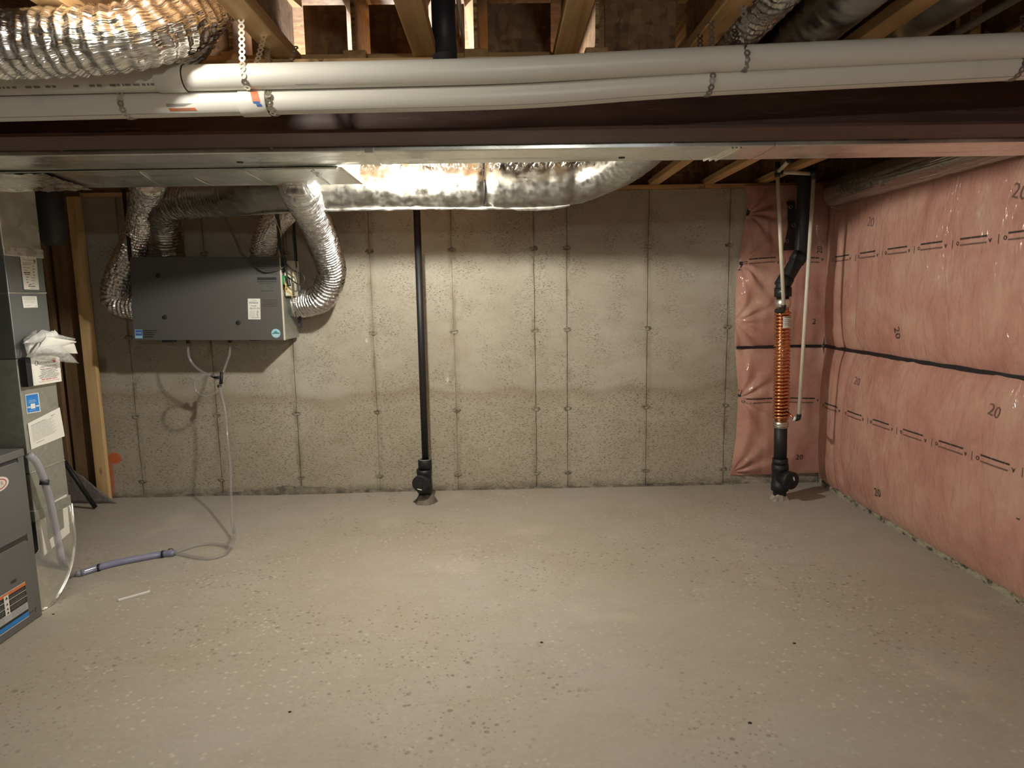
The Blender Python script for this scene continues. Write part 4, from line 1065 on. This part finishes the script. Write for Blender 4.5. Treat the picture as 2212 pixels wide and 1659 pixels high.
# documents
q5 = [(60, 915), (129, 880), (140, 942), (68, 971)]
s5 = tag(MB().prism([on_duct(*p, .004) for p in (q5[3], q5[2], q5[1], q5[0])], (-.0015, 0, 0)).build('document_page', 'paper'), 'white form page in a clear sleeve taped askew low on the return duct', 'paper')
lines([(66, 918), (120, 892), (130, 935), (73, 962)], [(.05, .0, .55, .025), (.02, .8, .95, .035)]+[(.12+.055*k, 0, .9-.2*((k*7) % 3)/3, .012) for k in range(14)]+[(.95, .1, .4, .02)], s5, 'ink_grey', .006, seed=7)
ms = [(56, 775), (134, 765), (134, 825), (74, 832)]
dh = thing('document_box', 'shallow white and black document box fixed to the return duct under the clear bag', 'box', on_duct(90, 800))
def dq(px, py, d): return on_duct(px, py, d)
MB().prism([dq(*p, .034) for p in ((73, 834), (134, 824), (128, 765), (66, 772))], (-.030, 0, 0)).build('case', 'paper_warm', dh, bevel=.002)
MB().prism([dq(*p, .036) for p in ((62, 836), (73, 834), (66, 772), (55, 775))], (-.034, 0, 0)).build('spine', 'black_plastic', dh, bevel=.002)
ql = [(70, 774), (127, 766), (132, 823), (76, 832)]
cv = MB().add([dq(*p, .0345) for p in (ql[3], ql[2], ql[1], ql[0])], [(0, 1, 2, 3)]).build('cover_sheet', 'paper', dh); cv['label'] = 'printed white cover sheet'
_, at = lines(ql, [(.34, .28, .88, .014), (.38, .22, .9, .014), (.50, .30, .9, .014), (.54, .22, .85, .014), (.58, .28, .9, .014), (.62, .26, .8, .014), (.66, .2, .95, .014), (.70, .15, .95, .014), (.74, .2, .95, .014), (.78, .18, .9, .014)], cv, 'ink', .0352, seed=2)
lines(ql, [(.44, .24, .9, .035)], cv, 'ink_brown', .0352, seed=12); lines(ql, [(.83, .25, .85, .03), (.91, .15, .95, .014)], cv, 'ink_red', .0352, seed=13)
mb = MB(); flat_text(mb, 'Arrowwood', .028, at(.50, .21), at(1, .2)-at(0, .2), at(0, 0)-at(0, 1), .95); mb.build('title', 'ink_grey', cv)
c = at(.80, .17); mb = MB(); mb.tube([c, c+Vector((.0008, 0, 0))], .0125, 16); mb.build('red_crest', 'ink_red', cv)
c = at(.12, .2); mb = MB(); mb.tube([c+Vector((0, .009*math.cos(a), .011*math.sin(a))) for a in np.linspace(0, 2*PI, 20)], .0016, 6); mb.build('ring_mark', 'ink_grey', cv)
# clear bag full of papers on top of the box
bg = thing('document_bag', 'clear plastic bag stuffed with folded white papers hanging on the return duct', 'bag', on_duct(100, 745))
def sheet3(px, ds, name, mat):
    n = 10; tl, tr, br, bl = [on_duct(*p, d) for p, d in zip(px, ds)]; rows = []
    for i in range(n+1):
        u = i/n; a = tl.lerp(tr, u); b_ = bl.lerp(br, u); rows.append([a.lerp(b_, k/4)+Vector((.012*math.sin(u*PI)*math.sin(k/4*PI), 0, .006*noise.noise((i*.5, k*.6, px[0][0])))) for k in range(5)])
    return MB().grid(rows).build(name, mat, bg, True, solid=.001)
sheet3([(58, 730), (78, 718), (88, 740), (62, 765)], (.03, .05, .06, .03), 'folded_paper', 'paper')
sheet3([(66, 765), (92, 722), (98, 726), (72, 770)], (.05, .07, .075, .05), 'folded_paper', 'paper')
sheet3([(70, 770), (100, 727), (165, 738), (150, 748)], (.06, .09, .10, .07), 'folded_paper', 'paper')
sheet3([(80, 760), (105, 730), (160, 741), (168, 765)], (.05, .07, .09, .08), 'folded_paper', 'paper_warm')
sheet3([(95, 724), (118, 712), (126, 722), (120, 732)], (.05, .05, .06, .06), 'folded_paper', 'paper')
sheet3([(48, 742), (92, 712), (163, 732), (160, 737)], (.06, .08, .10, .09), 'bag_film', 'bag')
sheet3([(55, 771), (78, 750), (130, 745), (172, 786)], (.07, .11, .12, .09), 'bag_film', 'bag')
sheet3([(50, 735), (78, 712), (80, 716), (60, 771)], (.02, .05, .06, .04), 'bag_film', 'bag')
q = on_duct(82, 722, .06)

# ------------------------------------------------------------------ timber at the left end of the back wall
s_ = aY(150, 480, 4.95)
tag(MB().box(-3.085, -2.997, 4.945, 4.983, .002, ZJ-.04).build('wall_stud', 'stud_lumber', bevel=.003), 'pale upright stud at the left end of the concrete wall', 'lumber')
tag(MB().box(-3.262, -3.089, 5.00, 5.038, .002, ZJ-.04).build('wall_stud', 'brown_board', bevel=.003), 'wide brown upright board left of the pale stud', 'lumber')
tag(MB().box(-3.36, -3.272, 4.95, 4.99, .002, ZJ-.04).build('wall_stud', 'brown_board', bevel=.003), 'narrow dark upright board beside the return duct edge', 'lumber')
q = aY(104, 440, 4.3)
tag(MB().tube([(q.x, 4.3, 2.2), (q.x, 4.3, 1.93), (q.x, 4.3, 1.885), (q.x, 4.3, 1.86)], [.085, .085, .07, .03], 24).build('duct_stub', 'dark_pipe', None, True), 'black rounded pipe stub hanging behind the return duct top', 'pipe')
a_, b_ = aY(143, 1003, 4.70), aZ(206, 1096, .012)
lp = thing('pipe_offcut', 'short black pipe leaning on the brown boards at the floor', 'pipe', b_)
MB().tube([b_+(a_-b_)*.0, a_+(a_-b_)*.12], .016, 14).build('pipe', 'black_plastic', lp, True)
mb = MB(); rows = []
A, Bq, Cq = aY(140, 1000, 4.93), aZ(110, 1086, .003), aZ(252, 1087, .003)
for i in range(15):
    u = i/14; rows.append([A.lerp(Bq, u).lerp(A.lerp(Cq, u), v)+Vector((0, -.012*abs(noise.noise((i*.6, v*5, 1))), .010*abs(noise.noise((i*.5, v*4, 7))))) for v in np.linspace(0, 1, 12)])
tag(mb.grid(rows).build('plastic_sheet', 'sheet', None, True, solid=.002), 'grey crumpled plastic sheet slumped behind the leaning black pipe', 'plastic')

# ------------------------------------------------------------------ black vent standpipe in the middle
vp = thing('vent_standpipe', 'thin black upright pipe with a round clean-out plug in front of the back wall', 'pipe', (-.575, 4.75, 0))
vx = aY(917, 1040, 4.75).x
MB().tube([(vx+.012, 4.75, .30), (aY(900, 450, 4.75).x, 4.75, ZJ-.04)], .0242, 20).build('pipe', 'black_plastic', vp, True)
def fitting(x, y, prof, parent, name, mat='black_plastic'):
    MB().tube([(x, y, z) for z, r in prof], [r for z, r in prof], 32).build(name, mat, parent, True)
zt_ = aY(915, 993, 4.75).z
fitting(vx+.008, 4.75, [(zt_, .030), (zt_+.002, .047), (zt_-.001, .050), (zt_-.065, .050), (zt_-.066, .046)][::-1], vp, 'reducer')
MB().tube([(vx+.008+.040*math.cos(a), 4.75+.040*math.sin(a), zt_+.003) for a in np.linspace(0, 2*PI, 40)], .0035, 6).build('reducer_rim', 'cable_grey', vp, True)
zk = aY(915, 1035, 4.75).z
fitting(vx, 4.75, [(zk-.095, .048), (zk-.094, .056), (zk-.050, .056), (zk-.046, .053), (zk+.040, .053), (zk+.044, .056), (zk+.075, .056), (zk+.076, .048)], vp, 'tee_body')
dv = Vector((-.16, -1, -.02)).normalized(); c0 = Vector((vx, 4.75, zk))
MB().tube([c0, c0+dv*.075, c0+dv*.077, c0+dv*.115, c0+dv*.117], [.048, .048, .058, .060, .057], 32).build('cleanout_hub', 'black_plastic', vp, True)
e1 = dv.cross(Vector((0, 0, 1))).normalized(); e2 = e1.cross(dv).normalized(); cc = c0+dv*.118
plug = MB(); plug.tube([cc, cc+dv*.006], .050, 28); plug.build('cleanout_plug', 'black_plastic', vp)
mb = MB(); o_ = cc+dv*.0065
mb.prism([o_+e1*a+e2*b_ for a, b_ in ((-.022, -.022), (.022, -.022), (.022, .022), (-.022, .022))], dv*.010); mb.build('plug_square', 'black_plastic', vp, bevel=.002)
MB().prism([o_+e1*a+e2*b_+dv*.0005 for a, b_ in ((-.012, -.046), (.020, -.038), (.018, -.030), (-.014, -.038))], dv*.0008).build('white_mark', 'paper', vp)
fitting(vx, 4.75, [(-.005, .0455), (zk-.09, .0455)], vp, 'lower_pipe')
def mound(cx, cy, rx, ry, h, name, mat, label, seed=1):
    mb = MB(); rows = []
    for i in range(9):
        u = i/8; rows.append([(cx+rx*(1-u*.55)*math.cos(a)*(1+.22*noise.noise((math.cos(a)*2, math.sin(a)*2, seed))), cy+ry*(1-u*.55)*math.sin(a)*(1+.22*noise.noise((math.cos(a)*2, math.sin(a)*2, seed+4))), -.004+h*u*(1+.3*noise.noise((math.cos(a)*2, math.sin(a)*2, seed+u)))) for a in [2*PI*j/28 for j in range(28)]])
    o = mb.grid(rows, True).build(name, mat, None, False); return tag(o, label, 'mortar')
mound(vx+.004, 4.745, .085, .075, .070, 'mortar_patch', 'mortar', 'rough grey mortar lump round the foot of the thin black pipe', 2)

# ------------------------------------------------------------------ drain stack with the copper coil in the right corner
YS = 4.64
st_ = thing('drain_stack', 'black drain stack wrapped in a bright copper coil in the pink corner', 'pipe', (2.0, YS, 0))
xb0, xt0 = 2.004, 1.972
def sx(z): return xb0+(xt0-xb0)*z/1.46
def stack_tube(z0, z1, r, name, mat, seg=32): return MB().tube([(sx(z0), YS, z0), (sx(z1), YS, z1)], r, seg).build(name, mat, st_, True)
zA, zB = aY(1686, 918, YS).z, aY(1688, 672, YS).z
stack_tube(-.005, .16, .046, 'lower_pipe', 'black_plastic')
zc = aY(1690, 1028, YS).z
def fit2(prof, name, mat='black_plastic'): MB().tube([(sx(z), YS, z) for z, r in prof], [r for z, r in prof], 32).build(name, mat, st_, True)
fit2([(zc-.105, .05), (zc-.104, .060), (zc-.055, .060), (zc-.052, .056), (zc+.045, .056), (zc+.048, .059), (zc+.09, .057), (zc+.091, .05)], 'tee_body')
fit2([(zc+.09, .050), (zc+.091, .0535), (zc+.13, .0535), (zc+.131, .048)], 'coupling')
stack_tube(zc+.1, zA+.02, .0445, 'middle_pipe', 'black_plastic')
dv = Vector((.30, -1, 0)).normalized(); c0 = Vector((sx(zc), YS, zc-.004))
MB().tube([c0, c0+dv*.07, c0+dv*.072, c0+dv*.12, c0+dv*.123], [.052, .052, .060, .064, .060], 32).build('cleanout_hub', 'black_plastic', st_, True)
e1 = dv.cross(Vector((0, 0, 1))).normalized(); e2 = e1.cross(dv).normalized(); cc = c0+dv*.124
MB().tube([cc, cc+dv*.005], .054, 28).build('cleanout_plug', 'black_plastic', st_)
MB().prism([cc+dv*.0055+e1*a+e2*b_ for a, b_ in ((-.022, .006), (-.012, .0), (-.002, .026), (-.012, .032))], dv*.0008).build('white_mark', 'paper', st_)
fit2([(zA-.018, .049), (zA-.016, .0515), (zA+.024, .0515), (zA+.026, .049)], 'clamp_band', 'zinc')
for dz in (-.006, .012): MB().tube([(sx(zA)+.052*math.cos(a), YS+.052*math.sin(a), zA+dz) for a in np.linspace(0, 2*PI, 40)], .0028, 6).build('band_ring', 'nail_steel', st_, True)
stack_tube(zA+.02, aY(1690, 640, YS).z, .0415, 'copper_core', 'copper')
turns = 31; mb = MB()
z0c, z1c = zA+.045, zB-.01
hel = [(sx(z0c+(z1c-z0c)*t)+.0475*math.cos(2*PI*turns*t), YS+.0475*math.sin(2*PI*turns*t), z0c+(z1c-z0c)*t) for t in np.linspace(0, 1, turns*20)]
stuff(mb.tube(hel, .0092, 8).build('copper_coil', 'copper', st_, True))
zz = aY(1690, 655, YS).z
fit2([(zz-.03, .049), (zz-.028, .052), (zz+.028, .052), (zz+.03, .049)], 'clamp_band', 'zinc')
zu = aY(1692, 632, YS).z
fit2([(zu-.03, .052), (zu-.028, .057), (zu+.034, .057), (zu+.036, .05)], 'coupling')
E1 = Vector((sx(zu+.06), YS, zu+.06)); E2p = aY(1728, 552, YS+.02); topx = aY(1738, 400, YS+.03)
pth = [Vector((sx(zu), YS, zu)), E1]+[E1.lerp(E2p, t) for t in (.15, .5, .85)]+[E2p, Vector((E2p.x+.012, YS+.022, E2p.z+.06)), topx, Vector((topx.x+.004, YS+.035, ZJ+.1))]
MB().tube(spline(pth, .02), .0475, 28).build('offset_pipe', 'black_plastic', st_, True)
d_ = (E2p-E1).normalized()
MB().tube([E1-d_*.02, E1+d_*.05], .0535, 28).build('elbow_hub', 'black_plastic', st_, True)
MB().tube([E2p-d_*.05, E2p+d_*.012], .0535, 28).build('elbow_hub', 'black_plastic', st_, True)
l4 = [(1684, 684), (1710, 682), (1710, 706), (1685, 709)]
rows = []
zt2, zb2 = aY(1697, 683, YS).z, aY(1697, 708, YS).z
for z in (zb2, zt2): rows.append([(sx(z)+.056*math.sin(a), YS-.056*math.cos(a), z) for a in np.linspace(-.35, 1.15, 9)])
cl_ = MB().grid(rows).build('maker_label', 'paper', st_, True); cl_['label'] = 'small white label with print'
mb = MB()
for k, (a1, h) in enumerate(((1.0, .006), (.6, .003), (.9, .003), (.5, .003), (.8, .003))):
    z = zt2-.010-k*.013; mb.grid([[(sx(z)+.0568*math.sin(a), YS-.0568*math.cos(a), z+dz) for a in np.linspace(-.2, a1, 8)] for dz in (0, h)])
mb.build('label_print', 'ink_grey', cl_)
MB().box(aY(1689, 630, YS-.06).x-.012, aY(1689, 630, YS-.06).x+.006, YS-.0585, YS-.0565, zu+.004, zu+.014).build('white_mark', 'paper', st_)
mound(2.004, 4.635, .074, .068, .060, 'mortar_patch', 'mortar_pale', 'pale mortar collar round the foot of the copper-wrapped stack', 5)

# white water pipes of the coil
def pex(pts, label, r=.0125):
    t = thing('water_pipe', label, 'pipe', pts[0]); MB().tube([Vector(p) for p in pts], r, 14).build('pipe', 'pex', t, True); return t
YP = 4.50
PL0, PL1 = aY(1679, 374, YP), aY(1693, 662, YP+.06)
PR0, PR1 = aY(1758, 380, YP), aY(1726, 897, YP+.03)
t1 = pex([PL0, PL1], 'left white water pipe dropping onto the top of the copper coil')
def ring(c, d, r, l, par, name='crimp_ring', mat='black_rubber'):
    c = Vector(c); d = Vector(d).normalized(); MB().tube([c-d*l/2, c+d*l/2], r, 14).build(name, mat, par, True)
ring(PL1, PL1-PL0, .0155, .02, t1); 
MB().tube(spline([PL1, PL1+Vector((0, .005, -.025)), PL1+Vector((-.01, .03, -.035)), PL1+Vector((-.03, .06, -.03))], .008), .014, 12).build('elbow', 'black_plastic', t1, True)
ring(PL0+Vector((0, 0, -.01)), (0, 0, 1), .0165, .03, t1)
MB().tube([PL0, PL0+Vector((.0, -.002, .07))], .017, 14).build('tee_fitting', 'black_plastic', t1, True)
J = PL0+Vector((.006, -.012, .012))
MB().tube([J, aY(1706, 345, YP-.28)], .0125, 14).build('branch_pipe', 'pex', t1, True)
q = aY(1706, 346, YP-.28); ring(q, (.1, -1, 0), .016, .03, t1)
t2 = pex([PR0, PR1], 'right white water pipe dropping to the bottom of the copper coil')
ring(PR0+Vector((0, 0, -.008)), (0, 0, 1), .0165, .03, t2); ring(PR1, PR1-PR0, .0155, .016, t2)
MB().tube([PR0+Vector((0, 0, -.005)), PR0+Vector((0, 0, .05))], .017, 14).build('tee_fitting', 'black_plastic', t2, True)
MB().tube(spline([PR1, PR1+Vector((-.002, 0, -.022)), PR1+Vector((-.02, .004, -.028)), PR1+Vector((-.035, .01, -.022))], .006), .0145, 12).build('elbow', 'black_plastic', t2, True)
MB().tube([PR1+Vector((-.02, .004, -.028)), PR1+Vector((-.034, .010, -.023))], .0165, 12).build('white_collar', 'white_plastic', t2, True)
MB().tube([PR1+Vector((-.034, .01, -.023)), Vector((sx(zA)+.03, YS-.03, PR1.z+.012))], .008, 10).build('stub', 'copper', t2, True)
t3 = pex([aY(1690, 372, YP+.01), aY(1750, 375, YP+.01)], 'short level white water pipe linking the two upright ones')
ring(aY(1687, 372, YP+.01), (1, 0, 0), .016, .02, t3); ring(aY(1752, 375, YP+.01), (1, 0, 0), .016, .02, t3)

# ------------------------------------------------------------------ pink insulation
ZS = 1.078
left_edge = [(2.262, 1.822), (2.18, 1.846), (2.07, 1.84), (1.9, 1.815), (1.737, 1.797), (1.6, 1.780), (1.464, 1.778), (1.3, 1.780), (1.16, 1.776), (1.081, 1.780), (.95, 1.795), (.8, 1.812), (.689, 1.818), (.55, 1.812), (.4, 1.812), (.25, 1.795), (.088, 1.775)]
def le(z):
    for (z1, x1), (z0, x0) in zip(left_edge, left_edge[1:]):
        if z0 <= z <= z1: return x0+(x1-x0)*(z-z0)/(z1-z0)
    return left_edge[0][1] if z > 2 else left_edge[-1][1]
staples_b = [(1.846, 2.065), (1.80, 1.715), (1.815, .685), (1.79, .10), (1.775, 1.27)]
def wr(u, z, st, amp=.020, rad=.26):
    s = 0.
    for su, sz in st:
        du, dz = u-su, z-sz; d = math.hypot(du, dz); a = math.atan2(dz, du)
        s += math.sin(a*11+su*7+2*noise.noise((a*2, sz, 1)))*math.exp(-d/rad)*min(1, d/.03)*amp*.8-.03*math.exp(-(d/.07)**2)
    return s
def prof(v):     # pillow profile 0..1
    v = min(1, max(0, v)); return (1-(2*v-1)**4)**.8
def back_surf(z0, z1):
    def f(x, z):
        l = le(z); e = min(1, max(0, (x-l)/.10)); th = .012+.062*prof((z-z0)/(z1-z0))*(1-(1-e)**2.2)
        th += wr(x, z, staples_b)*min(1, e+.25)+.010*noise.noise((x*5, z*1.6, 3))+.006*noise.noise((x*14, z*4, 9))
        return Vector((x, YB-.002-max(.006, th), z))
    return f
staples_r = [(4.75, 1.75), (2.3, 1.3), (1.9, 2.1)]
def right_surf(z0, z1, ph):
    def f(y, z):
        sag = z
        e = min(1, max(0, (YB-.03-y)/.16)); th = .014+.062*prof((z-z0)/(z1-z0))*(1-(1-e)**2.5)
        th += (.008*noise.noise((y*3.2+ph, z*.9, 3))+.005*noise.noise((y*15+z*2, z*1.2, ph))+.004*noise.noise((y*7, z*6, ph+2)))*(.3+.7*e)
        th += -.016*math.exp(-((y-4.55-.05*math.sin(z*3))/.022)**2)*e*(.4+.6*abs(math.sin(z*4+ph)))-.012*math.exp(-((y-4.70)/.02)**2)*e
        return Vector((XR-max(.006, th), y, z))
    return f
def seam_sag(y): return ZS+.012*noise.noise((y*1.7, 0, 0))-.0
def blanket(f, us, zs, name, label, closed=True):
    t = thing(name, label, 'insulation', f(us(0.)[0] if False else .5*(us(0, .5)+us(1, .5)), .5*(zs(0, .5)+zs(1, .5))))
    rows = []; nu, nz = blanket.n
    for i in range(nz+1):
        v = i/nz; rows.append([])
        for j in range(nu+1):
            u = j/nu; z = zs(v, u); x = us(u, z); rows[-1].append(f(x, z))
    MB().grid(rows).build('film_face', 'pink', t, True)
    return t
blanket.n = (70, 130)
fb_l, fb_u = back_surf(.05, ZS), back_surf(ZS, 2.29)
bl = blanket(fb_l, lambda u, z: le(z)+(2.455-le(z))*u, lambda v, u: .075-.03*u*0+.012*u+v*(ZS-.09+.0), 'insulation_blanket', 'lower pink insulation blanket stapled to the back wall behind the copper coil')
bu = blanket(fb_u, lambda u, z: le(z)+(2.455-le(z))*u, lambda v, u: ZS+.008+v*(2.27-ZS-.008), 'insulation_blanket', 'upper pink insulation blanket on the back wall behind the white water pipes')
blanket.n = (260, 120)
fr_l, fr_u = right_surf(.03, ZS, 1.3), right_surf(ZS, 2.27, 5.1)
def rl_z(v, u):
    y = 1.0+(YB-.035-1.0)*u; zb_ = .034+.030*max(0, (y-4.6)/.4)+.004*noise.noise((y*4, 7, 0)); return zb_+v*(seam_sag(y)-.006-zb_)
def ru_z(v, u):
    y = 1.0+(YB-.035-1.0)*u; zb_ = seam_sag(y)+.006; return zb_+v*(2.268-zb_)
rl = blanket(fr_l, lambda u, z: 1.0+(YB-.035-1.0)*u, rl_z, 'insulation_blanket', 'lower pink insulation blanket along the right wall')
ru = blanket(fr_u, lambda u, z: 1.0+(YB-.035-1.0)*u, ru_z, 'insulation_blanket', 'upper pink insulation blanket along the right wall under the wrapped duct')
# black joint line between the courses
rows = [[], []]
for k in range(200):
    y = 1.0+(YB-.05-1.0)*k/199; z = seam_sag(y)
    for r, dz in zip(rows, (-.013, .012)): r.append((XR-.026-.004*noise.noise((y*6, 2, 2)), y, z+dz+.004*noise.noise((y*9, dz*50, 1))))
MB().grid(rows).build('seam_tape', 'black_tape', ru)
rows = [[], []]
for k in range(40):
    x = 1.79+(2.44-1.79)*k/39; z = ZS+.006*noise.noise((x*3, 1, 1))
    for r, dz in zip(rows, (-.010, .011)): r.append((x, YB-.030-.003*noise.noise((x*6, 2, 2)), z+dz))
MB().grid(rows).build('seam_tape', 'black_tape', bu)
# bits of black tape holding the edge
for (pa, pb, w, par, f) in (((1619, 450), (1616, 466), .020, bu, fb_u), ((1602, 565), (1599, 584), .018, bu, fb_u), ((1599, 842), (1598, 858), .018, bl, fb_l), ((1592, 1028), (1614, 1031), .014, bl, fb_l)):
    A, B = aY(*pa, YB-.03), aY(*pb, YB-.03); d = (B-A).normalized(); s = Vector((-d.z, 0, d.x))
    mb = MB(); rows = []
    for t in np.linspace(0, 1, 6):
        rows.append([])
        for k in (-.5, .5):
            q = A.lerp(B, t)+s*w*k; qq = f(q.x, max(.08, q.z)) if q.x > le(q.z) else Vector((q.x, YB-.012, q.z)); rows[-1].append(qq+Vector((0, -.003, 0)))
    mb.grid(rows).build('tape_patch', 'black_tape', par)
# printing on the film
def print_line(mb, f, nrm, u0, u1, zline, h, step=None):
    n = max(2, int(abs(u1-u0)/.02)); rows = [[], []]
    for k in range(n+1):
        u = u0+(u1-u0)*k/n
        for r, dz in zip(rows, (0, h)): r.append(f(u, zline(u)+dz)+nrm)
    mb.grid(rows)
def stamp(mb, f, nrm, txt, u, z, size, mirror, rot=0., sub=True):
    vs, fs = text_geo(txt, size); pts = []
    for x, y in vs:
        x = -x if mirror else x; c, s = math.cos(rot), math.sin(rot); pts.append(f(u+x*c-y*s, z+x*s+y*c)+nrm)
    mb.add(pts, fs)
rr = random.Random(2)
def text_run(par, f, nrm, start, end, zline, pitch, mirror):
    """repeating film print: end marks, a broken double line, and an upright tick"""
    sg = 1 if end > start else -1; u = start
    while (end-u)*sg > .02:
        mb, mf = MB(), MB()
        L = pitch*.58
        a, b = u+sg*pitch*.12, u+sg*(pitch*.12+L)
        stamp(mb, f, nrm, 'o', u+sg*pitch*.06, zline(u)-.002, .048, mirror); stamp(mb, f, nrm, 'v', u+sg*(pitch*.19+L), zline(u)-.004, .046, mirror)
        x = a
        while (b-x)*sg > .01:
            w = min(abs(b-x), rr.uniform(.05, .10)); print_line(mb, f, nrm, x, x+sg*w, lambda q: zline(q)+.010, .0095); x += sg*(w+.004)
        x = a
        while (b-x)*sg > .01:
            w = min(abs(b-x), rr.uniform(.03, .07)); print_line(mf, f, nrm, x, x+sg*w, lambda q: zline(q)-.021, .0085); x += sg*(w+.003)
        stamp(mf, f, nrm, '|', u+sg*pitch*.93, zline(u), .050, mirror)
        stuff(mb.build('film_print', 'ink_blanket', par)); stuff(mf.build('film_print', 'ink_faint', par))
        u += sg*pitch
nR, nB = Vector((-.0022, 0, 0)), Vector((0, -.0022, 0))
XT = 2.41
zu_ = lambda y: 1.732+.0*y; zl_ = lambda y: .652+.002*math.sin(y*3)
PT = .325
text_run(ru, fr_u, nR, 4.82, 1.6, lambda y: 1.717+.016*max(0, 4.8-y)+.003*math.sin(y*2), PT, True)
text_run(rl, fr_l, nR, 4.875, 1.6, lambda y: .655+.004*math.sin(y*2.4), PT, True)
text_run(bu, fb_u, nB, 1.815, 2.40, lambda x: 1.715+.015*math.sin((x-1.8)*5), PT, False)
text_run(bl, fb_l, nB, 1.83, 2.40, lambda x: .665+.01*math.sin((x-1.8)*5), PT, False)
def mark(par, f, nrm, px, txt, size, right, rot=0., mat='ink_blanket'):
    q = aX(*px, XT) if right else aY(*px, YB-.07); mb = MB(); stamp(mb, f, nrm, txt, q.y if right else q.x, q.z, size, right, rot); mb.build('film_stamp', mat, par)
mark(ru, fr_u, nR, (1884, 480), '20', .085, True, .2, 'ink_faint'); mark(ru, fr_u, nR, (1936, 719), '20', .075, True, PI/2-.2)
mark(ru, fr_u, nR, (2206, 415), '20', .10, True, .3, 'ink_faint')
mark(rl, fr_l, nR, (1853, 824), '20', .075, True, .1, 'ink_faint'); mark(rl, fr_l, nR, (2151, 889), '20', .085, True, .2, 'ink_faint'); mark(rl, fr_l, nR, (1897, 1065), '20', .075, True, -.1)
mark(rl, fr_l, nR, (2205, 1118), '-', .075, True)
mark(bl, fb_l, nB, (1727, 988), '20', .06, False); mark(bu, fb_u, nB, (1759, 695), '2', .06, False, 0); mark(bu, fb_u, nB, (1769, 540), '20', .055, False, PI/2)
# black backing strip with washers between the pipes
A = [aY(*p, YB-.085) for p in ((1703, 434), (1717, 434), (1718, 540), (1694, 541))]
bs = thing('backing_strip', 'black strip with three round washers fixed on the pink wall beside the stack', 'strip', A[3])
MB().prism([A[3], A[2], aY(1722, 480, YB-.085), A[1], A[0], aY(1704, 480, YB-.085)], (0, .05, 0)).build('strip', 'black_tape', bs)
for px, py in ((1708, 447), (1714, 486), (1700, 521)):
    q = aY(px, py, YB-.087); MB().tube([q+Vector((.011*math.cos(a), -.001, .011*math.sin(a))) for a in np.linspace(0, 2*PI, 20)], .0028, 6).build('washer', 'nail_steel', bs, True)
cable([aY(1698, 380, YB-.09), aY(1693, 400, YB-.095), aY(1692, 425, YB-.095), aY(1698, 440, YB-.092), aY(1704, 448, YB-.09)], .002, 'thin_wire', 'ink_brown', 'thin brown wire curving down to the black strip with washers')

# ------------------------------------------------------------------ bulbs
def bulb(x, y, z, top, mat, label):
    t = thing('light_bulb', label, 'lamp', (x, y, top))
    prof_ = [(0.0305*math.sin(a), -.0305*math.cos(a)) for a in np.linspace(.02, 2.3, 12)]+[(.016, .036), (.0135, .045)]
    MB().tube([(x, y, z+dz) for r, dz in prof_], [r for r, dz in prof_], 20).build('glass', mat, t, True)
    MB().tube([(x, y, z+.045), (x, y, z+.072)], .0135, 16).build('screw_base', 'nail_steel', t, True)
    MB().tube([(x, y, z+.062), (x, y, z+.064), (x, y, z+.085), (x, y, top-.012)], [.022, .024, .026, .026], 20).build('socket', 'ceramic', t, True)
    MB().tube([(x, y, top-.014), (x, y, top)], .052, 24).build('base_plate', 'ceramic', t, True)
    return t
q = aY(855, 377, 3.32)
bulb(q.x, 3.32, q.z, ZC-.002, 'bulb_back', 'glowing bare bulb in a ceiling socket behind the trunk duct')
bulb(-.96, 1.55, 2.29, ZC-.002, 'bulb_front', 'second glowing bare bulb in a joist bay above the large foil duct')
bulb(.3, -1.6, 2.07, ZC-.002, 'bulb_fill', 'added bare fill bulb in a ceiling socket behind the camera')  # unseen bulb added to stand in for the room's ambient fill

# ------------------------------------------------------------------ odds and ends on the floor
A, B = aZ(255, 1297, .006), aZ(324, 1278, .006)
tag(MB().beam(A, B, .012, .011).build('plastic_strip', 'white_plastic', bevel=.002), 'thin white plastic strip lying on the slab near the furnace', 'strip')
for i, (px, py, s, lb) in enumerate(((1170, 1388, .006, 'tiny black crumb on the slab near the middle'), (1716, 1390, .006, 'tiny dark crumb on the slab at right'), (1620, 1562, .006, 'tiny black crumb low on the slab at right'), (626, 1538, .005, 'tiny dark crumb low on the slab at left'), (115, 1327, .005, 'dark flake on the slab beside the furnace corner'))):
    q = aZ(px, py, 0); mb = MB(); rows = []
    for k in range(5):
        a = PI/2*k/4; rows.append([(q.x+s*math.cos(a)*math.cos(b_)*(1+.3*noise.noise((b_, i, k)))*1.3, q.y+s*math.cos(a)*math.sin(b_), -.0005+s*.8*math.sin(a)) for b_ in [2*PI*j/10 for j in range(10)]])
    tag(mb.grid(rows, True).build('debris_crumb', 'debris'), lb, 'debris')
